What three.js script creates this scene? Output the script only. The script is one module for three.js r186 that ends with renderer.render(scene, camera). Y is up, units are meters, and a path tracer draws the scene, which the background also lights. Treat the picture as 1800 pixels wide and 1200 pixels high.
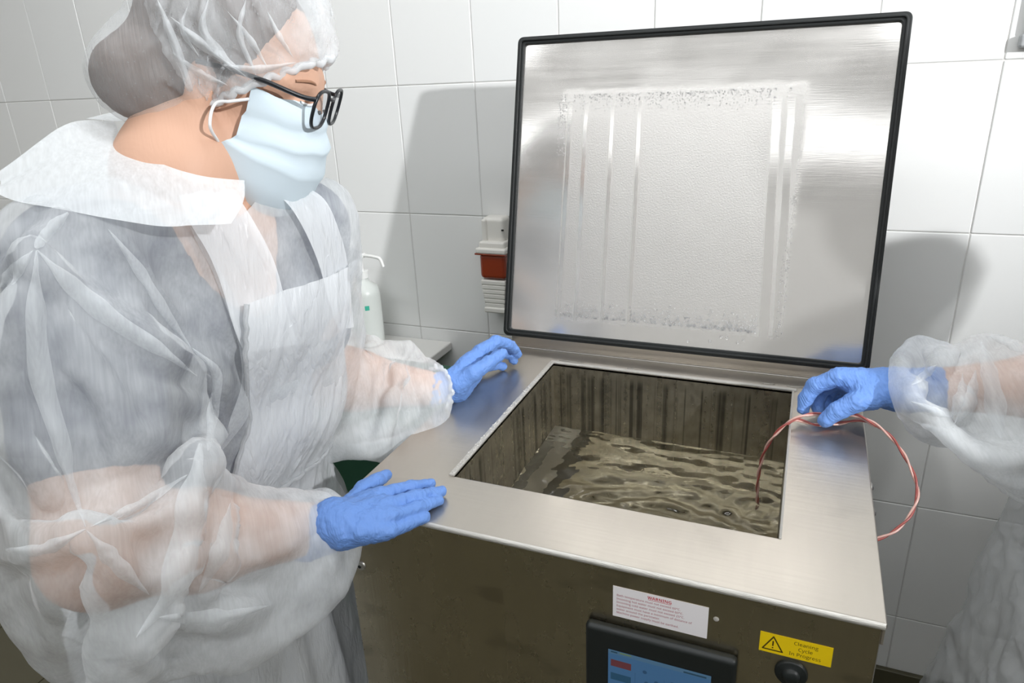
import * as THREE from 'three';
import { RoundedBoxGeometry } from 'three/addons/geometries/RoundedBoxGeometry.js';
import { RectAreaLightUniformsLib } from 'three/addons/lights/RectAreaLightUniformsLib.js';
import { mergeGeometries, mergeVertices } from 'three/addons/utils/BufferGeometryUtils.js';
import { ImprovedNoise } from 'three/addons/math/ImprovedNoise.js';

// ---------- camera, exposure, lights ----------
const scene = new THREE.Scene();
scene.background = new THREE.Color(0x000000);
const renderer = new THREE.WebGLRenderer({ antialias: true });
renderer.toneMapping = THREE.LinearToneMapping;
renderer.toneMappingExposure = 0.78;
renderer.shadowMap.enabled = true;
const camera = new THREE.PerspectiveCamera(2 * Math.atan(600 / 1225.35) * 180 / Math.PI, 1.5, 0.05, 30);
camera.position.set(0.9129, 1.4155, 1.5053);
camera.rotation.set(-0.36666, 0.40798, -0.0469, 'YXZ');
camera.updateMatrixWorld(true);
RectAreaLightUniformsLib.init();

// room
const RX0 = -2.0, RX1 = 3.4, RZ1 = 3.7, RY1 = 2.6;
const CEILING_LIGHTS = [[0.55, 0.85, 2.8, 14.0], [0.7, 1.95, 2.8, 9.0], [0.4, 3.05, 2.8, 9.0]];   // x, z, length, intensity
for (const [x, z, len, power] of CEILING_LIGHTS) {
  const l = new THREE.RectAreaLight(new THREE.Color(0.955, 0.98, 1.0), power, len, 0.14);
  l.position.set(x, RY1 - 0.105, z); l.lookAt(x, 0, z); l.rotateZ(0);
  scene.add(l);
}
const SPOT_AT = new THREE.Vector3(2.95, 2.18, 1.78);      // small bright lamp head up on the right
const SPOT_AIM = new THREE.Vector3(0.4, 1.5, 0.0);
{
  const l = new THREE.SpotLight(new THREE.Color(0.97, 0.985, 1.0), 36, 0, 0.47, 1, 2);
  l.position.copy(SPOT_AT).addScaledVector(SPOT_AIM.clone().sub(SPOT_AT).normalize(), 0.02);
  l.target.position.copy(SPOT_AIM); l.castShadow = true; l.shadow.radius = 2.2;
  l.shadow.mapSize.set(2048, 2048);
  scene.add(l, l.target);
}

// ---------- helpers ----------
let seed = 12345;
function rnd() { seed = (seed * 1664525 + 1013904223) >>> 0; return seed / 4294967296; }
const rr = (a, b) => a + (b - a) * rnd();
const perlin = new ImprovedNoise();
const noise = (x, y, z = 0) => perlin.noise(x, y, z);
function fbm(x, y, z = 0, o = 4) { let s = 0, a = 0.5; for (let i = 0; i < o; i++) { s += a * noise(x, y, z + i * 7.3); x *= 2.03; y *= 2.03; z *= 2.03; a *= 0.5; } return s; }
const clamp = (x, a = 0, b = 1) => Math.min(b, Math.max(a, x));
const smooth = (a, b, x) => { const t = clamp((x - a) / (b - a)); return t * t * (3 - 2 * t); };
const mix = (a, b, t) => a + (b - a) * t;
const V = (x, y, z) => new THREE.Vector3(x, y, z);
const camRight = V().setFromMatrixColumn(camera.matrixWorld, 0), camUp = V().setFromMatrixColumn(camera.matrixWorld, 1), camBack = V().setFromMatrixColumn(camera.matrixWorld, 2);
function at(px, py, d) {          // measured point of the photograph at distance d along the optical axis -> place in the room
  return camera.position.clone().addScaledVector(camRight, d * (px - 900) / 1225.35).addScaledVector(camUp, -d * (py - 600) / 1225.35).addScaledVector(camBack, -d);
}
const taken = {};
function numbered(n) { const k = taken[n] = (taken[n] ?? -1) + 1; return k ? `${n}_${String(k).padStart(3, '0')}` : n; }
function tag(o, label, category, group, kind) { if (label) o.userData.label = label; if (category) o.userData.category = category; if (group) o.userData.group = group; if (kind) o.userData.kind = kind; return o; }
function thing(name, label, category, pos = [0, 0, 0], group) {
  const g = new THREE.Group(); g.name = numbered(name); g.position.set(...pos); scene.add(g); return tag(g, label, category, group);
}
function mesh(name, geo, mat, parent, pos, label) {
  const m = new THREE.Mesh(geo, mat); m.name = parent === scene ? numbered(name) : name; m.castShadow = m.receiveShadow = true;
  if (pos) m.position.set(...pos);
  if (label) m.userData.label = label;
  parent.add(m); return m;
}
function merge(list) { return mergeGeometries(list.map(g => { const h = g.index ? g.toNonIndexed() : g; for (const k of Object.keys(h.attributes)) if (!['position', 'normal', 'uv'].includes(k)) h.deleteAttribute(k); return h; })); }
function box(w, h, d, x = 0, y = 0, z = 0, r = 0.002, s = 2) { const g = r > 0 ? new RoundedBoxGeometry(w, h, d, s, Math.min(r, w / 2.01, h / 2.01, d / 2.01)) : new THREE.BoxGeometry(w, h, d); g.translate(x, y, z); return g; }
function cyl(r0, r1, h, x = 0, y = 0, z = 0, s = 24) { const g = new THREE.CylinderGeometry(r0, r1, h, s); g.translate(x, y, z); return g; }
function tube(pts, r, seg = 64, rad = 8, closed = false) { return new THREE.TubeGeometry(new THREE.CatmullRomCurve3(pts, closed, 'centripetal'), seg, r, rad, closed); }
function tex(w, h, fn, srgb = false, rx = 1, ry = 1) {
  const d = new Uint8Array(w * h * 4);
  for (let j = 0; j < h; j++) for (let i = 0; i < w; i++) { const c = fn(i / w, j / h, i, j), k = 4 * (j * w + i); if (typeof c === 'number') { d[k] = d[k + 1] = d[k + 2] = clamp(c) * 255; } else { d[k] = clamp(c[0]) * 255; d[k + 1] = clamp(c[1]) * 255; d[k + 2] = clamp(c[2]) * 255; } d[k + 3] = 255; }
  const t = new THREE.DataTexture(d, w, h, THREE.RGBAFormat); t.wrapS = t.wrapT = THREE.RepeatWrapping; t.magFilter = THREE.LinearFilter; t.minFilter = THREE.LinearMipmapLinearFilter; t.generateMipmaps = true; t.repeat.set(rx, ry);
  if (srgb) t.colorSpace = THREE.SRGBColorSpace; t.needsUpdate = true; return t;
}
function planarUV(g, fu, fv) { const p = g.attributes.position, uv = new Float32Array(p.count * 2); for (let i = 0; i < p.count; i++) { uv[2 * i] = fu(p.getX(i), p.getY(i), p.getZ(i)); uv[2 * i + 1] = fv(p.getX(i), p.getY(i), p.getZ(i)); } g.setAttribute('uv', new THREE.BufferAttribute(uv, 2)); return g; }
const std = (o) => new THREE.MeshStandardMaterial(o), phys = (o) => new THREE.MeshPhysicalMaterial(o);
const lin = (r, g, b) => new THREE.Color().setRGB(r, g, b);

// ---------- materials of the setting ----------
const tileGlaze = [0, 1, 2].map(i => phys({ color: lin(0.815 + i * 0.008, 0.82 + i * 0.006, 0.81 + i * 0.004), roughness: 0.16 + 0.03 * i, specularIntensity: 0.6 }));
const grout = std({ color: lin(0.66, 0.65, 0.63), roughness: 0.95 });
const plaster = std({ color: lin(0.785, 0.775, 0.755), roughness: 0.85, bumpMap: tex(256, 256, (u, v) => 0.5 + 0.5 * fbm(u * 24, v * 24)), bumpScale: 0.0008 });
const floorTileMats = [0, 1, 2].map(i => std({ color: lin(0.085 + i * 0.008, 0.078 + i * 0.006, 0.045 + i * 0.004), roughness: 0.42 + 0.05 * i }));
const floorGrout = std({ color: lin(0.02, 0.02, 0.016), roughness: 0.95 });

// ---------- the room ----------
{
  const wall = tag(mesh('wall_back', box(RX1 - RX0 + 0.4, RY1 + 0.3, 0.12, (RX0 + RX1) / 2, (RY1) / 2, -0.0622, 0), grout, scene), 'white glazed wall tiles behind the steel cleaning bath', 'wall', null, 'structure');
  const tg = new RoundedBoxGeometry(0.1984, 0.2984, 0.0075, 2, 0.0022), tgLow = new RoundedBoxGeometry(0.1984, 0.1984, 0.0075, 2, 0.0022);   // the lowest row is cut short
  for (let k = -4; k <= 4; k++) for (let i = -10; i < 17; i++) {
    const yc = 1.4 - 0.3 * k - 0.15;
    if (yc + 0.15 < 0.16 || yc + 0.15 > RY1) continue;
    const t = mesh('tile', k === 4 ? tgLow : tg, tileGlaze[Math.floor(rnd() * 3)], wall, [i * 0.2 + 0.1, k === 4 ? 0.1 : yc, -0.00375 + rr(-0.0003, 0.0003)]);
    t.rotation.set(rr(-0.0018, 0.0018), rr(-0.0022, 0.0022), rr(-0.0008, 0.0008));
  }
  tag(mesh('baseboard_back', box(RX1 - RX0, 0.05, 0.014, (RX0 + RX1) / 2, 0.025, 0.0075, 0.003), floorTileMats[0], scene), 'dark olive skirting at the foot of the tiled wall', 'baseboard', null, 'structure');
  tag(mesh('wall_left', box(0.12, RY1 + 0.2, RZ1 + 0.3, RX0 - 0.06, RY1 / 2, RZ1 / 2, 0), plaster, scene), 'plain white plastered side wall left of the tiled wall', 'wall', null, 'structure');
  tag(mesh('wall_right', box(0.12, RY1 + 0.2, RZ1 + 0.3, RX1 + 0.06, RY1 / 2, RZ1 / 2, 0), plaster, scene), 'plain white plastered side wall right of the tiled wall', 'wall', null, 'structure');
  tag(mesh('wall_front', box(RX1 - RX0 + 0.4, RY1 + 0.2, 0.12, (RX0 + RX1) / 2, RY1 / 2, RZ1 + 0.06, 0), plaster, scene), 'plain white plastered wall facing the tiled wall', 'wall', null, 'structure');
  tag(mesh('ceiling', box(RX1 - RX0 + 0.4, 0.12, RZ1 + 0.4, (RX0 + RX1) / 2, RY1 + 0.06, RZ1 / 2, 0), plaster, scene), 'plain white plastered ceiling of the room', 'ceiling', null, 'structure');
  const floor = tag(mesh('floor', box(RX1 - RX0 + 0.4, 0.1, RZ1 + 0.4, (RX0 + RX1) / 2, -0.056, RZ1 / 2, 0), floorGrout, scene), 'dark olive brown tiled floor with black joints', 'floor', null, 'structure');
  const fg = new RoundedBoxGeometry(0.297, 0.008, 0.297, 2, 0.0025);
  for (let i = 0; i < 18; i++) for (let k = 0; k < 12; k++) mesh('tile', fg, floorTileMats[Math.floor(rnd() * 3)], floor, [RX0 + 0.15 + i * 0.3, -0.004 + rr(-0.0004, 0), 0.17 + k * 0.3]);
}

// ---------- lamps ----------
{
  const housing = std({ color: lin(0.82, 0.82, 0.82), roughness: 0.5 }), glow = std({ color: lin(0.9, 0.9, 0.9), emissive: lin(0.955, 0.98, 1), emissiveIntensity: 4, roughness: 0.5 });
  for (const [x, z, len] of CEILING_LIGHTS) {
    const g = thing('ceiling_light', z < 1 ? 'white ceiling batten light with glowing cover over the cleaning bath' : z < 2 ? 'white ceiling batten light with glowing cover along the middle of the room' : 'white ceiling batten light with glowing cover near the plain front wall', 'ceiling light', [x, RY1, z], 'ceiling batten lights');
    mesh('housing', box(len + 0.06, 0.05, 0.2, 0, -0.026, 0, 0.01), housing, g);
    mesh('diffuser', box(len, 0.045, 0.13, 0, -0.075, 0, 0.02, 4), glow, g);
  }
  const g = thing('spot_lamp', 'white round spot lamp with glowing lens on a wall arm', 'lamp', [SPOT_AT.x, SPOT_AT.y, SPOT_AT.z]);
  const dir = SPOT_AIM.clone().sub(SPOT_AT).normalize();
  const q = new THREE.Quaternion().setFromUnitVectors(V(0, -1, 0), dir);
  const shell = new THREE.LatheGeometry([[0, 0.16], [0.05, 0.155], [0.07, 0.10], [0.078, 0.02], [0.078, 0], [0.07, 0]].map(a => new THREE.Vector2(...a)), 32); shell.applyQuaternion(q);
  mesh('lamp_head', shell, housing, g);
  const lens = cyl(0.069, 0.069, 0.006, 0, 0.006, 0, 32); lens.applyQuaternion(q);
  mesh('lens', lens, glow, g);
  const a0 = dir.clone().multiplyScalar(-0.155), a1 = V(RX1 - SPOT_AT.x - 0.012, 0.16, 0);
  mesh('arm', tube([a0, a0.clone().lerp(a1, 0.5).add(V(0, 0.05, 0)), a1], 0.012, 24, 10), housing, g);
  mesh('wall_plate', (() => { const c = cyl(0.05, 0.05, 0.014, 0, 0, 0, 28); c.rotateZ(Math.PI / 2); c.translate(a1.x + 0.006, a1.y, a1.z); return c; })(), housing, g);
}
// ---------- the stainless steel cleaning bath ----------
const MX0 = 0.402, MX1 = 1.022, MZ0 = 0.316, MZ1 = 0.905, MY = 0.92;      // cabinet outline, top
const OX0 = 0.516, OX1 = 0.922, OZ0 = 0.402, OZ1 = 0.803;                 // tank opening
const smudge = tex(512, 512, (u, v) => { const a = fbm(u * 5, v * 5, 1.5), b = fbm(u * 40, v * 6, 4), c = fbm(u * 90, v * 90, 9); return [0, clamp(0.54 + 0.16 * a + 0.06 * b + 0.03 * c), 0]; });
const steelTone = tex(512, 512, (u, v) => { const a = fbm(u * 4, v * 4, 21), b = fbm(u * 60, v * 8, 14), s = fbm(u * 11, v * 11, 33); const k = 0.92 + 0.06 * a + 0.03 * b - 0.05 * smooth(0.18, 0.4, s); return [k, k * 0.985, k * 0.96]; });
const brushY = tex(512, 512, (u, v) => 0.5 + 0.5 * fbm(u * 6, v * 160, 3, 3));
const brushX = tex(512, 512, (u, v) => 0.5 + 0.5 * fbm(u * 160, v * 6, 3, 3));
const topSteel = std({ color: lin(0.575, 0.54, 0.495), map: steelTone, metalness: 0.92, roughness: 0.62, roughnessMap: smudge, bumpMap: brushY, bumpScale: 0.0002 });
const frontTone = tex(512, 512, (u, v) => { const a = fbm(u * 3, v * 3, 51), b = fbm(u * 50, v * 5, 64), s = fbm(u * 7, v * 16, 73); const k = 0.86 + 0.16 * a + 0.06 * b - 0.16 * smooth(0.12, 0.36, s); return [k, k * 0.96, k * 0.86]; });
const frontSteel = std({ color: lin(0.60, 0.56, 0.47), map: frontTone, metalness: 1, roughness: 0.5, roughnessMap: smudge, bumpMap: brushX, bumpScale: 0.00015 });
const sideSteel = std({ color: lin(0.60, 0.59, 0.57), metalness: 1, roughness: 0.42 });
const wornSteel = std({ color: lin(0.66, 0.64, 0.60), metalness: 0.8, roughness: 0.5, bumpMap: tex(256, 256, (u, v) => 0.5 + 0.6 * fbm(u * 60, v * 60, 2)), bumpScale: 0.0006 });
const darkSteel = std({ color: lin(0.30, 0.285, 0.26), metalness: 1, roughness: 0.4 });
const rubber = std({ color: lin(0.006, 0.008, 0.008), roughness: 0.55 });
const blackPlastic = std({ color: lin(0.010, 0.013, 0.013), roughness: 0.42 });

const bath = thing('cleaning_bath', 'stainless steel cleaning bath with raised lid, open water tank and touch screen', 'cleaning bath', [MX0, 0, MZ0]);
const bmesh = (name, geo, mat, parent = bath, label) => { if (parent === bath) geo.translate(-MX0, 0, -MZ0); return mesh(name, geo, mat, parent, null, label); };
{
  // cabinet: four thin sheets and a floor
  const T = 0.0015, H0 = 0.11, H = MY - 0.004;
  bmesh('front_panel', planarUV(box(MX1 - MX0 - 0.006, H - H0, 0.006, (MX0 + MX1) / 2, (H + H0) / 2, MZ1 - 0.006, 0.0015), (x) => x * 1.6, (x, y) => y * 1.6), frontSteel);
  bmesh('rear_panel', box(MX1 - MX0 - 0.006, H - H0, 0.004, (MX0 + MX1) / 2, (H + H0) / 2, MZ0 + 0.004, 0.001), sideSteel);
  for (const x of [MX0 + 0.004, MX1 - 0.004]) bmesh('side_panel', box(0.004, H - H0, MZ1 - MZ0 - 0.012, x, (H + H0) / 2, (MZ0 + MZ1) / 2, 0.001), sideSteel);
  bmesh('bottom_panel', box(MX1 - MX0 - 0.01, 0.006, MZ1 - MZ0 - 0.01, (MX0 + MX1) / 2, H0, (MZ0 + MZ1) / 2, 0.001), sideSteel);
  for (const x of [MX0 + 0.06, MX1 - 0.06]) for (const z of [MZ0 + 0.06, MZ1 - 0.06]) {
    const f = bmesh('caster', (() => { const c = cyl(0.042, 0.042, 0.026, 0, 0, 0, 24); c.rotateZ(Math.PI / 2); c.translate(x, 0.042, z); return c; })(), rubber);
    mesh('fork', merge([box(0.004, 0.075, 0.03, x - 0.018 - MX0, 0.07, z - MZ0, 0.001), box(0.004, 0.075, 0.03, x + 0.018 - MX0, 0.07, z - MZ0, 0.001), box(0.06, 0.006, 0.06, x - MX0, 0.106, z - MZ0, 0.001)]), sideSteel, f);
  }
  // top plate: sheet with the opening cut out and a rolled front lip
  const s = new THREE.Shape([[MX0, -MZ1], [MX1, -MZ1], [MX1, -MZ0], [MX0, -MZ0]].map(a => new THREE.Vector2(...a)));
  s.holes.push(new THREE.Path([[OX0, -OZ1], [OX0, -OZ0], [OX1, -OZ0], [OX1, -OZ1]].map(a => new THREE.Vector2(...a))));
  const pg = new THREE.ExtrudeGeometry(s, { depth: 0.003, bevelEnabled: true, bevelThickness: 0.0016, bevelSize: 0.0016, bevelSegments: 3, bevelOffset: -0.0016 });
  pg.rotateX(-Math.PI / 2); pg.translate(0, MY - 0.0046, 0);
  planarUV(pg, (x) => x * 1.35, (x, y, z) => z * 1.35);
  const plate = bmesh('top_plate', pg, topSteel);
  // folded skirt under the front lip and the sides
  bmesh('front_lip', (() => { const c = cyl(0.0042, 0.0042, MX1 - MX0 - 0.002, 0, 0, 0, 16); c.rotateZ(Math.PI / 2); c.translate((MX0 + MX1) / 2, MY - 0.0042, MZ1 - 0.002); return c; })(), wornSteel);
  for (const x of [MX0 + 0.001, MX1 - 0.001]) bmesh('side_skirt', box(0.003, 0.028, MZ1 - MZ0 - 0.01, x, MY - 0.016, (MZ0 + MZ1) / 2, 0.001), topSteel);
  // weld bead rim round the opening
  const rimTex = wornSteel;
  bmesh('rim', merge([
    box(OX1 - OX0 + 0.012, 0.0035, 0.008, (OX0 + OX1) / 2, MY + 0.0012, OZ0 - 0.003, 0.0012),
    box(0.008, 0.0035, OZ1 - OZ0 + 0.002, OX0 - 0.003, MY + 0.0012, (OZ0 + OZ1) / 2, 0.0012),
    box(0.003, 0.002, OZ1 - OZ0 + 0.002, OX1 + 0.001, MY + 0.0004, (OZ0 + OZ1) / 2, 0.0008)]), rimTex);
  // crusty drops along the left rim
  const dl = []; for (let i = 0; i < 150; i++) { const g = new THREE.SphereGeometry(rr(0.0006, 0.0020), 6, 4, 0, Math.PI * 2, 0, Math.PI / 2); g.scale(1, 0.5, rr(0.8, 1.5)); const t = Math.pow(rnd(), 0.8); g.translate(OX0 - 0.003 + rr(-0.0035, 0.0035), MY + 0.0028, mix(OZ0, OZ1, t)); dl.push(g); }
  tag(bmesh('rim_drops', merge(dl), phys({ color: lin(0.75, 0.73, 0.7), roughness: 0.12, transmission: 0.4, ior: 1.33 })), null, null, null, 'stuff');
  // tank walls with drip marks (water run marks on the sheet)
  const drip = (sd) => tex(1024, 512, (u, v) => {
    const n1 = fbm(u * 30, 0.4, sd, 4), n2 = fbm(u * 120, 1.4, sd + 5, 2), low = 0.42 + 0.30 * fbm(u * 26, 7.7, sd + 9, 2);
    const run = smooth(0.0, 0.34, n1 + 0.5 * n2 + 0.10 * fbm(u * 30, v * 6, sd + 4)) * smooth(low - 0.10, low + 0.03, v) * smooth(0.97, 0.90, v);
    const g = 0.80 + 0.14 * fbm(u * 9, v * 9, sd + 2) + 0.08 * fbm(u * 60, v * 12, sd + 3);
    const k = g * (1 - 0.36 * run); return [k, k * (0.975 - 0.02 * (1 - v)), k * (0.91 - 0.06 * (1 - v))];
  }, true);
  const dripR = (sd) => tex(512, 256, (u, v) => { const n1 = fbm(u * 46, 0.4, sd, 3); return [0, 0.42 + 0.30 * fbm(u * 40, v * 30, sd + 8) - 0.16 * smooth(0.0, 0.34, n1), 0]; });
  const TB = 0.655;                                            // tank bottom
  const tankSteel = lin(0.56, 0.54, 0.49);
  const wallMat = (sd) => std({ color: tankSteel, map: drip(sd), metalness: 0.85, roughness: 0.9, roughnessMap: dripR(sd) });
  const th = MY - 0.001 - TB;
  const tw = (w, x, z, ry, sd) => { const g = box(w, th, 0.002, 0, 0, 0, 0); g.rotateY(ry); g.translate(x, TB + th / 2, z); return bmesh('tank_wall', g, wallMat(sd)); };
  tw(OX1 - OX0 + 0.004, (OX0 + OX1) / 2, OZ0 - 0.001, 0, 2.2); tw(OX1 - OX0 + 0.004, (OX0 + OX1) / 2, OZ1 + 0.001, Math.PI, 12.2);
  tw(OZ1 - OZ0, OX0 - 0.001, (OZ0 + OZ1) / 2, Math.PI / 2, 22.2); tw(OZ1 - OZ0, OX1 + 0.001, (OZ0 + OZ1) / 2, -Math.PI / 2, 32.2);
  bmesh('tank_bottom', planarUV(box(OX1 - OX0 + 0.004, 0.003, OZ1 - OZ0 + 0.004, (OX0 + OX1) / 2, TB, (OZ0 + OZ1) / 2, 0), x => x * 2, (x, y, z) => z * 2), std({ color: tankSteel, map: steelTone, metalness: 0.85, roughness: 0.42 }));
  // sloped inner ledge along the left tank wall
  const lg = new THREE.ExtrudeGeometry(new THREE.Shape([[0, 0], [0.045, 0], [0.030, 0.05], [0, 0.07]].map(a => new THREE.Vector2(...a))), { depth: OZ1 - OZ0 - 0.002, bevelEnabled: false });
  lg.translate(OX0, TB, OZ0 + 0.001);
  bmesh('tank_ledge', lg, std({ color: tankSteel, metalness: 0.85, roughness: 0.42 }));
  // back upstand, hinge line and ridge
  bmesh('upstand', planarUV(box(MX1 - MX0 - 0.004, 0.026, 0.012, (MX0 + MX1) / 2, MY + 0.011, MZ0 + 0.007, 0.002), x => x * 1.4, (x, y) => y * 2), topSteel);
  bmesh('ridge', (() => { const c = cyl(0.0022, 0.0022, MX1 - MX0 - 0.01, 0, 0, 0, 10); c.rotateZ(Math.PI / 2); c.translate((MX0 + MX1) / 2, MY + 0.0005, MZ0 + 0.03); return c; })(), darkSteel);
  for (const dz of [0, 0.0065]) bmesh('hinge_rod', (() => { const c = cyl(0.0028, 0.0028, MX1 - MX0 - 0.006 - dz * 6, 0, 0, 0, 12); c.rotateZ(Math.PI / 2); c.translate((MX0 + MX1) / 2, MY + 0.0255 - dz * 0.3, MZ0 + 0.006 + dz); return c; })(), wornSteel);
  for (const [x, w, z] of [[0.545, 0.05, 0.386], [0.655, 0.014, 0.387], [0.885, 0.02, 0.384], [0.925, 0.028, 0.384]]) bmesh('drain_slot', (() => { const c = new THREE.SphereGeometry(1, 16, 8); c.scale(w / 2, 0.0012, 0.0032); c.translate(x, MY + 0.0004, z); return c; })(), darkSteel);
  // screws
  const screw = (x, y, z, ax) => { const c = new THREE.LatheGeometry([[0, 0.0035], [0.0025, 0.0035], [0.0028, 0.002], [0.0055, 0.003], [0.0072, 0.0015], [0.0072, 0]].map(a => new THREE.Vector2(...a)), 18); c.rotateX(Math.PI / 2); if (ax) c.rotateY(Math.PI / 2); c.translate(x, y, z); const s = bmesh('screw', c, sideSteel); const k = cyl(0.0024, 0.0024, 0.002, 0, 0, 0, 6); k.rotateX(Math.PI / 2); if (ax) k.rotateY(Math.PI / 2); k.translate(x - MX0 + (ax ? 0.0032 : 0), y, z - MZ0 + (ax ? 0 : 0.0032)); mesh('socket', k, rubber, s); };
  screw(0.423, 0.826, MZ1 - 0.003); screw(0.423, 0.45, MZ1 - 0.003); screw(1.0, 0.45, MZ1 - 0.003);
  screw(MX1 + 0.0005, 0.906, 0.64, 1); screw(MX1 + 0.0005, 0.903, 0.693, 1);
  bmesh('rivet', (() => { const c = new THREE.SphereGeometry(0.003, 12, 8); c.scale(1, 1, 0.5); c.translate(0.869, 0.876, MZ1 - 0.003); return c; })(), wornSteel);
  // black push button
  const kb = bmesh('button', (() => { const c = new THREE.LatheGeometry([[0, 0.010], [0.006, 0.0095], [0.0085, 0.007], [0.0088, 0.004], [0.0145, 0.0045], [0.016, 0.002], [0.016, 0]].map(a => new THREE.Vector2(...a)), 32); c.rotateX(Math.PI / 2); c.translate(0.946, 0.831, MZ1 - 0.003); return c; })(), blackPlastic, bath, 'round black push button below the yellow sticker');
  // touch screen
  const bz = bmesh('screen_bezel', box(0.164, 0.125, 0.014, 0.812, 0.775, MZ1 + 0.003, 0.006, 4), blackPlastic, bath, 'black rounded screen surround');
  const cv = document.createElement('canvas'); cv.width = 512; cv.height = 384; const c2 = cv.getContext('2d');
  c2.fillStyle = '#4f7fae'; c2.fillRect(0, 0, 512, 384); c2.fillStyle = '#5c86a8'; c2.fillRect(0, 0, 512, 26); c2.fillStyle = '#7f9a6a'; c2.fillRect(60, 6, 60, 8);
  c2.fillStyle = '#33566e'; c2.fillRect(14, 8, 34, 9); c2.fillRect(380, 14, 110, 10);
  c2.fillStyle = '#7a4248'; c2.fillRect(14, 62, 106, 44); c2.fillStyle = '#2f5f80'; c2.fillRect(14, 150, 106, 46); c2.fillRect(14, 240, 106, 46);
  c2.fillStyle = '#44709b'; c2.fillRect(288, 110, 3, 250); c2.fillRect(140, 110, 3, 250);
  c2.fillStyle = '#375f86'; for (const [x, y] of [[320, 108], [376, 112], [440, 118], [320, 200], [376, 205], [440, 208], [180, 80], [190, 150], [240, 130], [180, 210]]) { c2.beginPath(); c2.arc(x + 10, y + 10, 11, 0, 7); c2.fill(); }
  const st = new THREE.CanvasTexture(cv); st.colorSpace = THREE.SRGBColorSpace;
  const sg = new THREE.PlaneGeometry(0.112, 0.084); sg.translate(0.8135 - MX0, 0.769, MZ1 + 0.0104 - MZ0);
  mesh('screen', sg, std({ color: 0x111111, emissive: 0xffffff, emissiveMap: st, emissiveIntensity: 0.55, roughness: 0.25 }), bz, null, 'lit blue touch screen with red and blue buttons');
  // stickers
  function sticker(w, h, x, y, draw, px, name, label) {
    const c = document.createElement('canvas'); c.width = px; c.height = Math.round(px * h / w); draw(c.getContext('2d'), c.width, c.height);
    const t = new THREE.CanvasTexture(c); t.colorSpace = THREE.SRGBColorSpace; t.anisotropy = 8;
    const g = new THREE.BoxGeometry(w, h, 0.0004); g.translate(x, y, MZ1 - 0.0027);
    return bmesh(name, g, std({ map: t, roughness: 0.45 }), bath, label);
  }
  sticker(0.102, 0.041, 0.81, 0.868, (c, w, h) => {
    c.fillStyle = '#f2eef0'; c.fillRect(0, 0, w, h); c.textAlign = 'center'; c.fillStyle = '#c02030'; c.font = `bold ${h * 0.13}px sans-serif`; c.fillText('WARNING', w / 2, h * 0.17);
    c.fillRect(w * 0.38, h * 0.19, w * 0.24, h * 0.012);
    c.textAlign = 'left'; c.fillStyle = '#a03a48'; c.font = `${h * 0.092}px sans-serif`;
    ['Bath temperature must not exceed 60°C.', 'Incoming hot water must not exceed 60°C.', 'Incoming cold water must not exceed 25°C.', 'Equipment must have a minimum of distance of', 'water around the perimeter.', 'Machine power supply must be earthed.'].forEach((l, i) => c.fillText(l, w * 0.04, h * (0.31 + i * 0.115), w * 0.90));
  }, 1024, 'warning_sticker', 'white warning sticker with red lettering');
  sticker(0.068, 0.0245, 0.947, 0.8625, (c, w, h) => {
    c.fillStyle = '#f2cf08'; c.fillRect(0, 0, w, h); c.strokeStyle = '#4a3c06'; c.lineWidth = h * 0.06; c.lineJoin = 'round';
    c.beginPath(); c.moveTo(w * 0.19, h * 0.14); c.lineTo(w * 0.33, h * 0.84); c.lineTo(w * 0.05, h * 0.84); c.closePath(); c.stroke();
    c.fillStyle = '#3a2606'; c.fillRect(w * 0.18, h * 0.36, w * 0.02, h * 0.26); c.fillRect(w * 0.18, h * 0.68, w * 0.02, h * 0.06);
    c.textAlign = 'center'; c.font = `${h * 0.24}px sans-serif`; ['Cleaning', 'Cycle', 'In Progress'].forEach((l, i) => c.fillText(l, w * 0.64, h * (0.30 + i * 0.28)));
  }, 768, 'caution_sticker', 'yellow caution sticker with triangle symbol');
}
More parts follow.
